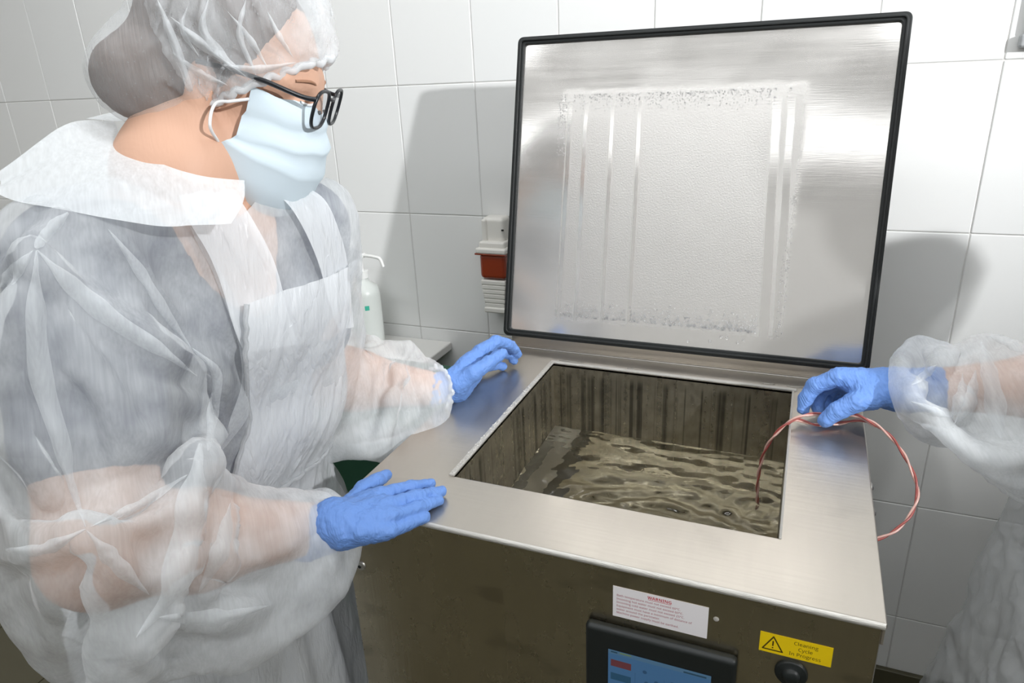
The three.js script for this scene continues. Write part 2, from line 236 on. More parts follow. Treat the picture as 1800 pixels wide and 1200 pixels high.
// ---------- lid ----------
{
  const LW = 0.636, LL = 0.548, tilt = 0.25;
  const lid = new THREE.Group(); lid.name = 'lid'; lid.position.set(0.7125 - MX0, 0.942, 0.335 - MZ0); lid.rotation.x = -tilt; lid.userData.label = 'raised steel lid with black rubber seal and condensation'; bath.add(lid);
  // local: x across, y up the lid, z out of the inner face (z = 0 inner sheet)
  const rs = (w, h, r) => { const s = new THREE.Shape(), x = -w / 2, y = 0; s.moveTo(x + r, y); s.lineTo(x + w - r, y); s.quadraticCurveTo(x + w, y, x + w, y + r); s.lineTo(x + w, y + h - r); s.quadraticCurveTo(x + w, y + h, x + w - r, y + h); s.lineTo(x + r, y + h); s.quadraticCurveTo(x, y + h, x, y + h - r); s.lineTo(x, y + r); s.quadraticCurveTo(x, y, x + r, y); return s; };
  const sh = new THREE.ExtrudeGeometry(rs(LW, LL, 0.004), { depth: 0.026, bevelEnabled: true, bevelSize: 0.003, bevelThickness: 0.003, bevelOffset: -0.003, bevelSegments: 3 }); sh.translate(0, 0, -0.034);
  mesh('lid_shell', sh, sideSteel, lid);
  // inner sheet, slightly dished, with condensation
  const fog = (u, v) => { // 1 where the sheet is misted over
    const wob = 0.012 * fbm(u * 30, v * 30, 3), inside = smooth(0.12, 0.15, u + wob) * smooth(0.81, 0.78, u + wob) * smooth(0.04, 0.07, v + wob) * smooth(0.85, 0.82, v + wob);
    let k = inside;
    for (const [x, w, tilt] of runs) { const xx = x + (0.5 - v) * tilt + 0.0035 * fbm(v * 6, x * 40, 5); const e = Math.abs(u - xx); if (v < 0.80) k = Math.min(k, smooth(w * 0.7, w * 1.3, e)); }
    return k;
  };
  const runs = [[0.205, 0.006, 0.012], [0.285, 0.0055, 0.016], [0.365, 0.0055, 0.020], [0.135, 0.010, 0.004], [0.155, 0.006, 0.004], [0.735, 0.012, 0.035], [0.770, 0.010, 0.03]];
  const rough = tex(1024, 1024, (u, v) => { const f = fog(u, v); return [0, clamp(0.155 + 0.04 * fbm(u * 3, v * 60, 2) + f * 0.19 + 0.04 * fbm(u * 8, v * 8, 6)), 0]; });
  const bump = tex(1024, 1024, (u, v) => { const f = fog(u, v); const edge = Math.max(smooth(0.70, 0.82, v), smooth(0.20, 0.06, v)); const b1 = fbm(u * 260, v * 260, 1, 2), b2 = fbm(u * 120, v * 120, 8, 2); return clamp(0.4 + f * (0.55 * mix(b1, b2, edge)) + (1 - f) * 0.02 * noise(u * 20, v * 300)); });
  const N = 60, pg = new THREE.PlaneGeometry(LW - 0.016, LL - 0.016, N, N), pp = pg.attributes.position;
  for (let i = 0; i < pp.count; i++) { const x = pp.getX(i) / (LW / 2), y = pp.getY(i) / (LL / 2); const e = (1 - x ** 4) * (1 - y ** 4); pp.setZ(i, -0.0045 * e * (1 - 0.25 * x * x) + 0.0006 * fbm(x * 1.4, y * 1.4, 2)); }
  pg.computeVertexNormals(); pg.translate(0, LL / 2, 0);
  mesh('inner_sheet', pg, std({ color: lin(0.635, 0.615, 0.59), metalness: 0.74, roughness: 1, roughnessMap: rough, bumpMap: bump, bumpScale: 0.0004 }), lid, null, 'brushed steel inner sheet misted with condensation');
  // rubber seal: ribbed profile swept round the edge
  const seal = (w0, z0, z1, out) => { const s = rs(LW + 2 * out, LL + 2 * out, 0.012); const h = rs(LW + 2 * out - 2 * w0, LL + 2 * out - 2 * w0, 0.006); const pts = h.getPoints(8).map(p => new THREE.Vector2(p.x, p.y + w0)); s.holes.push(new THREE.Path(pts.reverse())); const g = new THREE.ExtrudeGeometry(s, { depth: z1 - z0 - 0.003, bevelEnabled: true, bevelSize: 0.0015, bevelThickness: 0.0015, bevelOffset: -0.0015, bevelSegments: 3, curveSegments: 8 }); g.translate(0, -out, z0 + 0.0015); return g; };
  mesh('seal', seal(0.013, -0.008, 0.006, 0.003), rubber, lid, null, 'black rubber seal round the lid edge');
  mesh('seal_lip', seal(0.0045, 0.004, 0.010, -0.001), rubber, lid, null, 'raised lip of the black seal');
  // beads of water: bands at the top and foot of the misted field
  const dg = new THREE.SphereGeometry(1, 8, 5, 0, Math.PI * 2, 0, Math.PI / 2); dg.rotateX(Math.PI / 2);
  const spots = [];
  const w2 = LW - 0.016, h2 = LL - 0.016;
  const put = (u, v, r) => { const x = (u - 0.5), y = v - 0.5; const e = (1 - (2 * x) ** 4) * (1 - (2 * y) ** 4); spots.push([(u - 0.5) * w2, v * h2 + 0.008, -0.0045 * e * (1 - x * x) + 0.0002, r]); };
  for (let i = 0; i < 900; i++) { const u = rr(0.14, 0.78); if (fog(u, 0.5) < 0.5) continue; put(u, 0.825 - Math.abs(rr(-1, 1) * rnd()) * 0.07, rr(0.0005, 0.0014)); }
  for (let i = 0; i < 1300; i++) { const u = rr(0.14, 0.735); if (fog(u, 0.3) < 0.5) continue; put(u, 0.068 + Math.abs(rr(-1, 1) * rnd()) * 0.07, rr(0.0006, 0.0020)); }
  for (let i = 0; i < 160; i++) put(rr(0.118, 0.145), rr(0.62, 0.83), rr(0.0005, 0.0013));
  for (let i = 0; i < 170; i++) put(0.79 + rr(-0.012, 0.008), rr(0.05, 0.5), rr(0.0005, 0.0013));
  for (const [u, v] of [[0.64, 0.045], [0.655, 0.043], [0.70, 0.04], [0.61, 0.028], [0.685, 0.032], [0.55, 0.02]]) put(u, v, 0.0024);
  const im = new THREE.InstancedMesh(dg, phys({ color: lin(0.95, 0.95, 0.95), roughness: 0.06, transmission: 0.85, ior: 1.33, thickness: 0.002 }), spots.length);
  const m4 = new THREE.Matrix4(); spots.forEach(([x, y, z, r], i) => { m4.makeScale(r * rr(0.9, 1.2), r * rr(0.9, 1.5), r * 0.55).setPosition(x, y, z); im.setMatrixAt(i, m4); });
  im.name = 'condensation_drops'; im.userData.kind = 'stuff'; im.castShadow = im.receiveShadow = true; lid.add(im);
}
// ---------- water in the tank ----------
{
  const WY = 0.792, nx = 150, nz = 150, g = new THREE.BoxGeometry(OX1 - OX0 - 0.0012, 1, OZ1 - OZ0 - 0.0012, nx, 1, nz), p = g.attributes.position;
  const wave = (x, z) => { // rings from the stirred middle and from the wire, with a chop on top
    const r1 = Math.hypot((x - 0.05) * 0.8, z - 0.07), r2 = Math.hypot(x - 0.17, z + 0.04);
    return 0.0042 * Math.sin(r1 * 170 + 3 * fbm(x * 14, z * 14, 1)) * Math.exp(-r1 * 9) + 0.0020 * Math.sin(r2 * 210 + 2 * fbm(x * 20, z * 20, 4)) * Math.exp(-r2 * 14) + 0.0075 * fbm(x * 20, z * 38, 7, 3) * (0.30 + Math.exp(-r1 * 5));
  };
  for (let i = 0; i < p.count; i++) { const top = p.getY(i) > 0; p.setY(i, top ? WY + wave(p.getX(i), p.getZ(i)) : 0.6568); }
  const idx = g.index.array, keep = []; // drop the side skirts' seams by welding, then take smooth normals on the surface
  g.translate((OX0 + OX1) / 2, 0, (OZ0 + OZ1) / 2);
  g.computeVertexNormals();
  const w = mesh('tank_water', g, phys({ color: lin(0.96, 0.95, 0.90), roughness: 0.02, transmission: 1, ior: 1.33, thickness: 0.1, attenuationColor: lin(0.66, 0.62, 0.52), attenuationDistance: 0.28 }), scene);
  tag(w, 'rippling murky water filling the steel tank', 'water');
}
// ---------- sculpting tools ----------
const onY = (px, py, y) => { const a = at(px, py, 1).sub(camera.position); return camera.position.clone().addScaledVector(a, (y - camera.position.y) / a.y); };
const bone = (a, b, ra, rb = ra) => [a.x, a.y, a.z, b.x, b.y, b.z, ra, rb];
function chain(pts, radii) { const r = []; for (let i = 0; i + 1 < pts.length; i++) r.push(bone(pts[i], pts[i + 1], radii[i], radii[i + 1])); return r; }
function dBone(b, x, y, z) {
  const bx = b[3] - b[0], by = b[4] - b[1], bz = b[5] - b[2], px = x - b[0], py = y - b[1], pz = z - b[2];
  const l = bx * bx + by * by + bz * bz, t = l > 0 ? clamp((px * bx + py * by + pz * bz) / l) : 0;
  const dx = px - bx * t, dy = py - by * t, dz = pz - bz * t;
  return Math.sqrt(dx * dx + dy * dy + dz * dz) - (b[6] + (b[7] - b[6]) * t);
}
const smin = (a, b, k) => { const h = Math.max(k - Math.abs(a - b), 0) / k; return Math.min(a, b) - h * h * k * 0.25; };
const smax = (a, b, k) => -smin(-a, -b, k);
const blend = (bones, k, grow = 0) => (x, y, z) => { let d = 1e3; for (const b of bones) { const e = dBone(b, x, y, z); if (e < d + k) d = smin(d, e, k); } return d - grow; };
function surfaceNets(f, lo, hi, h) {
  const nx = Math.ceil((hi[0] - lo[0]) / h) + 1, ny = Math.ceil((hi[1] - lo[1]) / h) + 1, nz = Math.ceil((hi[2] - lo[2]) / h) + 1;
  const val = new Float32Array(nx * ny * nz), cell = new Int32Array(nx * ny * nz).fill(-1), pos = [], idx = [];
  const I = (i, j, k) => i + nx * (j + ny * k);
  // coarse pass first: skip blocks that lie far from the surface
  const B = 4;
  for (let k0 = 0; k0 < nz; k0 += B) for (let j0 = 0; j0 < ny; j0 += B) for (let i0 = 0; i0 < nx; i0 += B) {
    const c = f(lo[0] + (i0 + B / 2) * h, lo[1] + (j0 + B / 2) * h, lo[2] + (k0 + B / 2) * h), far = Math.abs(c) > h * B * 1.6;
    for (let k = k0; k < Math.min(nz, k0 + B); k++) for (let j = j0; j < Math.min(ny, j0 + B); j++) for (let i = i0; i < Math.min(nx, i0 + B); i++) val[I(i, j, k)] = far ? c : f(lo[0] + i * h, lo[1] + j * h, lo[2] + k * h);
  }
  const E = [[0, 1], [0, 2], [0, 4], [1, 3], [1, 5], [2, 3], [2, 6], [3, 7], [4, 5], [4, 6], [5, 7], [6, 7]], v = new Float32Array(8);
  for (let k = 0; k < nz - 1; k++) for (let j = 0; j < ny - 1; j++) for (let i = 0; i < nx - 1; i++) {
    let m = 0; for (let c = 0; c < 8; c++) { v[c] = val[I(i + (c & 1), j + ((c >> 1) & 1), k + (c >> 2))]; if (v[c] < 0) m |= 1 << c; }
    if (m === 0 || m === 255) continue;
    let sx = 0, sy = 0, sz = 0, n = 0;
    for (const [a, b] of E) if ((v[a] < 0) !== (v[b] < 0)) { const t = v[a] / (v[a] - v[b]); sx += mix(a & 1, b & 1, t); sy += mix((a >> 1) & 1, (b >> 1) & 1, t); sz += mix(a >> 2, b >> 2, t); n++; }
    cell[I(i, j, k)] = pos.length / 3; pos.push(lo[0] + (i + sx / n) * h, lo[1] + (j + sy / n) * h, lo[2] + (k + sz / n) * h);
  }
  const quad = (a, b, c, d, flip) => { if (a < 0 || b < 0 || c < 0 || d < 0) return; if (flip) idx.push(a, c, b, a, d, c); else idx.push(a, b, c, a, c, d); };
  for (let k = 1; k < nz - 1; k++) for (let j = 1; j < ny - 1; j++) for (let i = 1; i < nx - 1; i++) {
    const s = val[I(i, j, k)] < 0;
    if (s !== (val[I(i + 1, j, k)] < 0)) quad(cell[I(i, j - 1, k - 1)], cell[I(i, j, k - 1)], cell[I(i, j, k)], cell[I(i, j - 1, k)], !s);
    if (s !== (val[I(i, j + 1, k)] < 0)) quad(cell[I(i - 1, j, k - 1)], cell[I(i - 1, j, k)], cell[I(i, j, k)], cell[I(i, j, k - 1)], !s);
    if (s !== (val[I(i, j, k + 1)] < 0)) quad(cell[I(i - 1, j - 1, k)], cell[I(i, j - 1, k)], cell[I(i, j, k)], cell[I(i - 1, j, k)], !s);
  }
  return { pos: new Float32Array(pos), idx };
}
function toGeo(m, uvs = 1) {
  const g = new THREE.BufferGeometry(); g.setAttribute('position', new THREE.BufferAttribute(Float32Array.from(m.pos), 3)); g.setIndex(Array.from(m.idx)); g.computeVertexNormals();
  return planarUV(g, (x, y, z) => (x - z) * uvs, (x, y, z) => (0.85 * y + 0.62 * (x + z)) * uvs);
}
function dropFaces(m, test) { const idx = []; for (let i = 0; i < m.idx.length; i += 3) if (!(test(m.idx[i]) && test(m.idx[i + 1]) && test(m.idx[i + 2]))) idx.push(m.idx[i], m.idx[i + 1], m.idx[i + 2]); return compact({ pos: m.pos, idx }); }
function compact(m) { const map = new Int32Array(m.pos.length / 3).fill(-1), pos = [], idx = []; for (const i of m.idx) { if (map[i] < 0) { map[i] = pos.length / 3; pos.push(m.pos[3 * i], m.pos[3 * i + 1], m.pos[3 * i + 2]); } idx.push(map[i]); } return { pos: new Float32Array(pos), idx }; }
function boundaryLoops(m) {
  const n = m.pos.length / 3, next = new Map(), cnt = new Map();
  for (let i = 0; i < m.idx.length; i += 3) for (let e = 0; e < 3; e++) { const a = m.idx[i + e], b = m.idx[i + (e + 1) % 3]; cnt.set(a * n + b, 1); }
  for (const k of cnt.keys()) { const a = Math.floor(k / n), b = k % n; if (!cnt.has(b * n + a)) next.set(a, b); }
  const loops = [], seen = new Set();
  for (const s of next.keys()) { if (seen.has(s)) continue; const l = []; let c = s; while (c !== undefined && !seen.has(c)) { seen.add(c); l.push(c); c = next.get(c); } if (l.length > 8) loops.push(l); }
  return loops;
}
function smoothLoop(m, loop, rounds) { for (let r = 0; r < rounds; r++) { const q = loop.map((v, i) => { const a = loop[(i + loop.length - 1) % loop.length], b = loop[(i + 1) % loop.length]; return [0, 1, 2].map(c => 0.5 * m.pos[3 * v + c] + 0.25 * (m.pos[3 * a + c] + m.pos[3 * b + c])); }); loop.forEach((v, i) => { for (let c = 0; c < 3; c++) m.pos[3 * v + c] = q[i][c]; }); } }
// cloth: edge and bending constraints on a triangle mesh, gravity, collision with a distance field, pulled points
function drape(m, o) {
  const n = m.pos.length / 3, P = m.pos, Q = Float32Array.from(P), W = new Float32Array(n).fill(1);
  const ed = new Map();
  for (let i = 0; i < m.idx.length; i += 3) for (let e = 0; e < 3; e++) { const a = m.idx[i + e], b = m.idx[i + (e + 1) % 3], c = m.idx[i + (e + 2) % 3], k = a < b ? a * n + b : b * n + a; if (!ed.has(k)) ed.set(k, [a, b, c, -1]); else ed.get(k)[3] = c; }
  const A = [], Bv = [], L = [], K = []; const dist = (a, b) => Math.hypot(P[3 * a] - P[3 * b], P[3 * a + 1] - P[3 * b + 1], P[3 * a + 2] - P[3 * b + 2]);
  for (const [a, b, c, d] of ed.values()) {
    A.push(a); Bv.push(b); L.push(dist(a, b) * (o.rest ? o.rest(P, a, b) : 1)); K.push(1);
    if (d >= 0) { A.push(c); Bv.push(d); L.push(dist(c, d) * (o.rest ? o.rest(P, c, d) : 1)); K.push(o.bend ?? 0.35); }
  }
  const nc = A.length, a_ = Int32Array.from(A), b_ = Int32Array.from(Bv), l_ = Float32Array.from(L), k_ = Float32Array.from(K);
  const order = new Int32Array(nc).map((_, i) => i); for (let i = nc - 1; i > 0; i--) { const j = Math.floor(rnd() * (i + 1)), t = order[i]; order[i] = order[j]; order[j] = t; }
  for (const i of o.pins || []) W[i] = 0;
  const pulls = (o.handles || []).map(h => { let best = -1, bd = 1e9; for (let i = 0; i < n; i++) { const d = (P[3 * i] - h.x) ** 2 + (P[3 * i + 1] - h.y) ** 2 + (P[3 * i + 2] - h.z) ** 2; if (d < bd && W[i]) { bd = d; best = i; } } W[best] = 0; return [best, P[3 * best], P[3 * best + 1], P[3 * best + 2], h]; });
  const belt = []; if (o.belt) for (let i = 0; i < n; i++) if (o.belt.pick(P[3 * i], P[3 * i + 1], P[3 * i + 2])) belt.push(i);
  const g = o.gravity ?? 0.00022, damp = o.damp ?? 0.93, mg = o.margin ?? 0.004, f = o.field;
  for (let s = 0; s < o.steps; s++) {
    const ramp = Math.min(1, s / (o.steps * 0.45));
    for (const [i, x, y, z, h] of pulls) { P[3 * i] = mix(x, h.x, ramp); P[3 * i + 1] = mix(y, h.y, ramp); P[3 * i + 2] = mix(z, h.z, ramp); }
    for (let i = 0; i < n; i++) if (W[i]) for (let c = 0; c < 3; c++) { const k = 3 * i + c, v = (P[k] - Q[k]) * damp; Q[k] = P[k]; P[k] += v - (c === 1 ? g : 0); }
    for (let it = 0; it < (o.iters ?? 8); it++) for (let q = 0; q < nc; q++) {
      const e = order[q], a = 3 * a_[e], b = 3 * b_[e], wa = W[a_[e]], wb = W[b_[e]], w = wa + wb; if (!w) continue;
      const dx = P[b] - P[a], dy = P[b + 1] - P[a + 1], dz = P[b + 2] - P[a + 2], d = Math.sqrt(dx * dx + dy * dy + dz * dz) || 1e-9, t = k_[e] * (d - l_[e]) / d / w;
      P[a] += dx * t * wa; P[a + 1] += dy * t * wa; P[a + 2] += dz * t * wa; P[b] -= dx * t * wb; P[b + 1] -= dy * t * wb; P[b + 2] -= dz * t * wb;
    }
    for (const i of belt) { const k = 3 * i, d = o.belt.field(P[k], P[k + 1], P[k + 2]); if (d > 0) { const e = 0.002, gx = o.belt.field(P[k] + e, P[k + 1], P[k + 2]) - d, gz = o.belt.field(P[k], P[k + 1], P[k + 2] + e) - d, l = Math.hypot(gx, gz) || 1, p = Math.min(d, 0.004) / l; P[k] -= gx * p; P[k + 2] -= gz * p; P[k + 1] = mix(P[k + 1], o.belt.y, 0.05); } }
    if (f && s % 2 === 0) for (let i = 0; i < n; i++) if (W[i]) {
      const k = 3 * i, d = f(P[k], P[k + 1], P[k + 2]); if (d > mg) continue;
      const e = 0.002; let gx = f(P[k] + e, P[k + 1], P[k + 2]) - d, gy = f(P[k], P[k + 1] + e, P[k + 2]) - d, gz = f(P[k], P[k + 1], P[k + 2] + e) - d; const l = Math.hypot(gx, gy, gz) || 1;
      const p = (mg - d) / l; P[k] += gx * p; P[k + 1] += gy * p; P[k + 2] += gz * p; Q[k] = mix(Q[k], P[k], 0.6); Q[k + 1] = mix(Q[k + 1], P[k + 1], 0.6); Q[k + 2] = mix(Q[k + 2], P[k + 2], 0.6);
    }
  }
  return m;
}
function relax(m, rounds, amount = 0.5) { // light smoothing
  const n = m.pos.length / 3; const nb = Array.from({ length: n }, () => new Set());
  for (let i = 0; i < m.idx.length; i += 3) for (let e = 0; e < 3; e++) { nb[m.idx[i + e]].add(m.idx[i + (e + 1) % 3]); nb[m.idx[i + (e + 1) % 3]].add(m.idx[i + e]); }
  const bl = new Set(boundaryLoops(m).flat());
  for (let r = 0; r < rounds; r++) { const q = Float32Array.from(m.pos); for (let i = 0; i < n; i++) { if (bl.has(i)) continue; for (let c = 0; c < 3; c++) { let s = 0; for (const j of nb[i]) s += q[3 * j + c]; m.pos[3 * i + c] = mix(q[3 * i + c], s / nb[i].size, amount); } } }
  return m;
}
// one round of smooth (loop) subdivision
function subdivide(m) {
  const n = m.pos.length / 3, mid = new Map(), pos = Array.from(m.pos), idx = []; const bset = new Set(boundaryLoops(m).flat());
  const info = new Map();
  for (let i = 0; i < m.idx.length; i += 3) for (let e = 0; e < 3; e++) { const a = m.idx[i + e], b = m.idx[i + (e + 1) % 3], c = m.idx[i + (e + 2) % 3], k = a < b ? a * n + b : b * n + a; if (!info.has(k)) info.set(k, [a, b, c]); else info.get(k).push(c); }
  for (const [k, [a, b, c, d]] of info) { mid.set(k, pos.length / 3); for (let q = 0; q < 3; q++) pos.push(d === undefined ? 0.5 * (m.pos[3 * a + q] + m.pos[3 * b + q]) : 0.375 * (m.pos[3 * a + q] + m.pos[3 * b + q]) + 0.125 * (m.pos[3 * c + q] + m.pos[3 * d + q])); }
  const nb = Array.from({ length: n }, () => new Set()); for (const [, [a, b]] of info) { nb[a].add(b); nb[b].add(a); }
  for (let i = 0; i < n; i++) { if (bset.has(i)) continue; const k = nb[i].size, be = k === 3 ? 3 / 16 : 3 / (8 * k); for (let q = 0; q < 3; q++) { let s = 0; for (const j of nb[i]) s += m.pos[3 * j + q]; pos[3 * i + q] = (1 - k * be) * m.pos[3 * i + q] + be * s; } }
  const M = (a, b) => mid.get(a < b ? a * n + b : b * n + a);
  for (let i = 0; i < m.idx.length; i += 3) { const [a, b, c] = [m.idx[i], m.idx[i + 1], m.idx[i + 2]], x = M(a, b), y = M(b, c), z = M(c, a); idx.push(a, x, z, b, y, x, c, z, y, x, y, z); }
  return { pos: new Float32Array(pos), idx };
}
function gridMesh(rows, closeU = false) { // rows of Vector3
  const pos = [], idx = [], nu = rows[0].length; rows.forEach(r => r.forEach(p => pos.push(p.x, p.y, p.z)));
  for (let j = 0; j + 1 < rows.length; j++) for (let i = 0; i < (closeU ? nu : nu - 1); i++) { const a = j * nu + i, b = j * nu + (i + 1) % nu, c = a + nu, d = b + nu; idx.push(a, b, c, b, d, c); }
  return { pos: new Float32Array(pos), idx };
}
// cloth clouds: uneven fibre density, carried by the vertices
function mottle(g, base = 0.86, amp = 0.55) {
  const p = g.attributes.position, c = new Float32Array(p.count * 4);
  for (let i = 0; i < p.count; i++) { const x = p.getX(i), y = p.getY(i), z = p.getZ(i); c[4 * i] = c[4 * i + 1] = c[4 * i + 2] = 1; c[4 * i + 3] = clamp(base + amp * fbm(x * 22, y * 22, z * 22, 3) + 0.25 * noise(x * 7, y * 7, z * 7), 0.3, 1); }
  g.setAttribute('color', new THREE.BufferAttribute(c, 4)); return g;
}
// looks a photographed point up on a finished cloth: nearest face under it, with its normal
function finder(m) {
  const n = m.pos.length / 3, q = new Float32Array(n * 3), C = 24, bins = new Map(), v = V();
  for (let i = 0; i < n; i++) { const a = pxOf(v.set(m.pos[3 * i], m.pos[3 * i + 1], m.pos[3 * i + 2])); q[3 * i] = a[0]; q[3 * i + 1] = a[1]; q[3 * i + 2] = a[2]; }
  for (let i = 0; i < m.idx.length; i += 3) { const [a, b, c] = [m.idx[i], m.idx[i + 1], m.idx[i + 2]]; const x0 = Math.min(q[3 * a], q[3 * b], q[3 * c]), x1 = Math.max(q[3 * a], q[3 * b], q[3 * c]), y0 = Math.min(q[3 * a + 1], q[3 * b + 1], q[3 * c + 1]), y1 = Math.max(q[3 * a + 1], q[3 * b + 1], q[3 * c + 1]); if (x1 - x0 > 200) continue; for (let X = Math.floor(x0 / C); X <= Math.floor(x1 / C); X++) for (let Y = Math.floor(y0 / C); Y <= Math.floor(y1 / C); Y++) { const k = X * 10007 + Y; if (!bins.has(k)) bins.set(k, []); bins.get(k).push(i); } }
  return (px, py) => {
    let best = null, bd = 1e9;
    for (const i of bins.get(Math.floor(px / C) * 10007 + Math.floor(py / C)) || []) {
      const [a, b, c] = [m.idx[i], m.idx[i + 1], m.idx[i + 2]], ax = q[3 * a], ay = q[3 * a + 1], bx = q[3 * b], by = q[3 * b + 1], cx = q[3 * c], cy = q[3 * c + 1], D = (by - cy) * (ax - cx) + (cx - bx) * (ay - cy); if (Math.abs(D) < 1e-9) continue;
      const w0 = ((by - cy) * (px - cx) + (cx - bx) * (py - cy)) / D, w1 = ((cy - ay) * (px - cx) + (ax - cx) * (py - cy)) / D, w2 = 1 - w0 - w1; if (w0 < -1e-4 || w1 < -1e-4 || w2 < -1e-4) continue;
      const d = w0 * q[3 * a + 2] + w1 * q[3 * b + 2] + w2 * q[3 * c + 2]; if (d < bd) { bd = d; best = i; }
    }
    return best === null ? null : { d: bd, p: at(px, py, bd) };
  };
}
// presses creases into a cloth: lines = [[points of the photograph], height in m, half width in m]
function crease(m, lines) {
  const find = finder(m), g = toGeo(m), nn = g.attributes.normal; const done = [];
  for (const [pts, amp, wid] of lines) {
    const c = new THREE.CatmullRomCurve3(pts.map(a => V(a[0], a[1], 0)), false, 'centripetal'), P = []; const N = Math.max(12, Math.round(c.getLength() / 12)); let last = null;
    for (let i = 0; i <= N; i++) { const a = c.getPoint(i / N), f = find(a.x, a.y); if (f) { if (last === null || Math.abs(f.d - last) < 0.09) { P.push(f.p); last = f.d; } } }
    if (P.length > 2) done.push([P, amp, wid]);
  }
  const out = Float32Array.from(m.pos);
  for (let i = 0; i < m.pos.length / 3; i++) {
    const x = m.pos[3 * i], y = m.pos[3 * i + 1], z = m.pos[3 * i + 2]; let h = 0;
    for (const [P, amp, wid] of done) {
      const R = wid * 3; let bd = R; let bt = 0; for (let k = 0; k + 1 < P.length; k++) { const a = P[k], b = P[k + 1]; if (Math.abs(a.x - x) > R + 0.05 || Math.abs(a.y - y) > R + 0.05 || Math.abs(a.z - z) > R + 0.05) continue; const bx = b.x - a.x, by = b.y - a.y, bz = b.z - a.z, t = clamp(((x - a.x) * bx + (y - a.y) * by + (z - a.z) * bz) / (bx * bx + by * by + bz * bz + 1e-12)); const d = Math.hypot(x - a.x - bx * t, y - a.y - by * t, z - a.z - bz * t); if (d < bd) { bd = d; bt = (k + t) / (P.length - 1); } }
      if (bd < R) { const u = bd / wid, end = smooth(0, 0.12, bt) * smooth(1, 0.88, bt) * 0.8 + 0.2; h += amp * end * (Math.exp(-u * 1.5) - 0.42 * Math.exp(-((u - 1.5) ** 2) / 0.5)); }
    }
    out[3 * i] += nn.getX(i) * h; out[3 * i + 1] += nn.getY(i) * h; out[3 * i + 2] += nn.getZ(i) * h;
  }
  m.pos = out; return m;
}
// a doubled-over fold of cloth lying on another cloth: [points], width along it in photographed points
function pleat(find, pts, widths, lift = 0.004) {
  const c = new THREE.CatmullRomCurve3(pts.map(a => V(a[0], a[1], 0)), false, 'centripetal'), N = Math.max(14, Math.round(c.getLength() / 9)), rows = []; let last = null;
  for (let i = 0; i <= N; i++) {
    const t = i / N, a = c.getPoint(t), tg = c.getTangent(t), w = (() => { const f = t * (widths.length - 1), k = Math.min(widths.length - 2, Math.floor(f)); return mix(widths[k], widths[k + 1], f - k); })() * (0.85 + 0.5 * noise(t * 6, pts[0][0] * 0.01, 3)) * Math.pow(Math.sin(Math.PI * clamp(t, 0.01, 0.99)), 0.6) / 2, row = [];
    for (let j = 0; j <= 6; j++) { const s = j / 3 - 1, x = a.x - tg.y * s * w, y = a.y + tg.x * s * w, f = find(x, y) || (last !== null ? { d: last, p: at(x, y, last) } : null); if (!f) { row.length = 0; break; } if (last !== null && Math.abs(f.d - last) > 0.05) f.d = last; if (j === 3) last = f.d; const hh = 0.0012 + lift * (1 - s * s) * Math.sin(Math.PI * clamp(t, 0.04, 0.96)); row.push(at(x, y, f.d - hh)); }
    if (row.length) rows.push(row);
  }
  return rows.length > 3 ? toGeo(gridMesh(rows), 1) : null;
}
const curve = (pts) => new THREE.CatmullRomCurve3(pts, false, 'centripetal');

// ---------- materials of the people ----------
const skin = phys({ color: lin(0.66, 0.40, 0.285), roughness: 0.5, specularIntensity: 0.5, sheen: 0.15, bumpMap: tex(256, 256, (u, v) => 0.5 + 0.5 * fbm(u * 60, v * 60)), bumpScale: 0.0003 });
const scrubs = std({ color: lin(0.062, 0.074, 0.125), roughness: 0.9, bumpMap: tex(256, 256, (u, v) => 0.5 + 0.5 * fbm(u * 90, v * 90)), bumpScale: 0.0004 });
const scrubsGreen = std({ color: lin(0.05, 0.075, 0.08), roughness: 0.9 });
const fibre = tex(512, 512, (u, v) => clamp(0.86 + 0.16 * fbm(u * 40, v * 40, 8) + 0.16 * fbm(u * 110, v * 110, 5)), false, 3, 3);
const fleece = phys({ color: lin(0.875, 0.905, 0.925), roughness: 0.85, transparent: true, opacity: 0.67, vertexColors: true, alphaMap: fibre, transmission: 0.22, thickness: 0, ior: 1.15, specularIntensity: 0.3, side: THREE.DoubleSide, bumpMap: fibre, bumpScale: 0.0003 });
const fleeceCollar = fleece.clone(); fleeceCollar.opacity = 0.80; fleeceCollar.vertexColors = false;
const fleeceFold = fleece.clone(); fleeceFold.opacity = 0.5; fleeceFold.vertexColors = false;
const fleeceCap = fleece.clone(); fleeceCap.opacity = 0.31; fleeceCap.vertexColors = false;
const fleeceCapFront = fleece.clone(); fleeceCapFront.opacity = 0.46;
const filmBump = tex(512, 512, (u, v) => { const a = fbm(u * 16, v * 7, 3), r = 1 - Math.abs(fbm(u * 34, v * 12, 8)) * 2.6; return clamp(0.5 + 0.35 * a + 0.25 * r * r); }, false, 2, 2);
const film = phys({ color: lin(0.90, 0.925, 0.95), roughness: 0.28, transparent: true, opacity: 0.66, transmission: 0.15, thickness: 0, ior: 1.35, specularIntensity: 0.7, side: THREE.DoubleSide, bumpMap: filmBump, bumpScale: 0.003 });
const filmClear = film.clone(); filmClear.opacity = 0.34;
const nitrile = phys({ color: lin(0.145, 0.28, 0.64), roughness: 0.5, specularIntensity: 0.5, bumpMap: tex(256, 256, (u, v) => clamp(1 - Math.abs(fbm(u * 9, v * 22, 4)) * 3)), bumpScale: 0.0006 });
const hairMat = std({ color: lin(0.095, 0.052, 0.032), roughness: 0.55, bumpMap: tex(256, 256, (u, v) => 0.5 + 0.5 * fbm(u * 40, v * 8)), bumpScale: 0.002 });
const maskOuter = std({ color: lin(0.66, 0.765, 0.83), roughness: 0.85, side: THREE.DoubleSide });
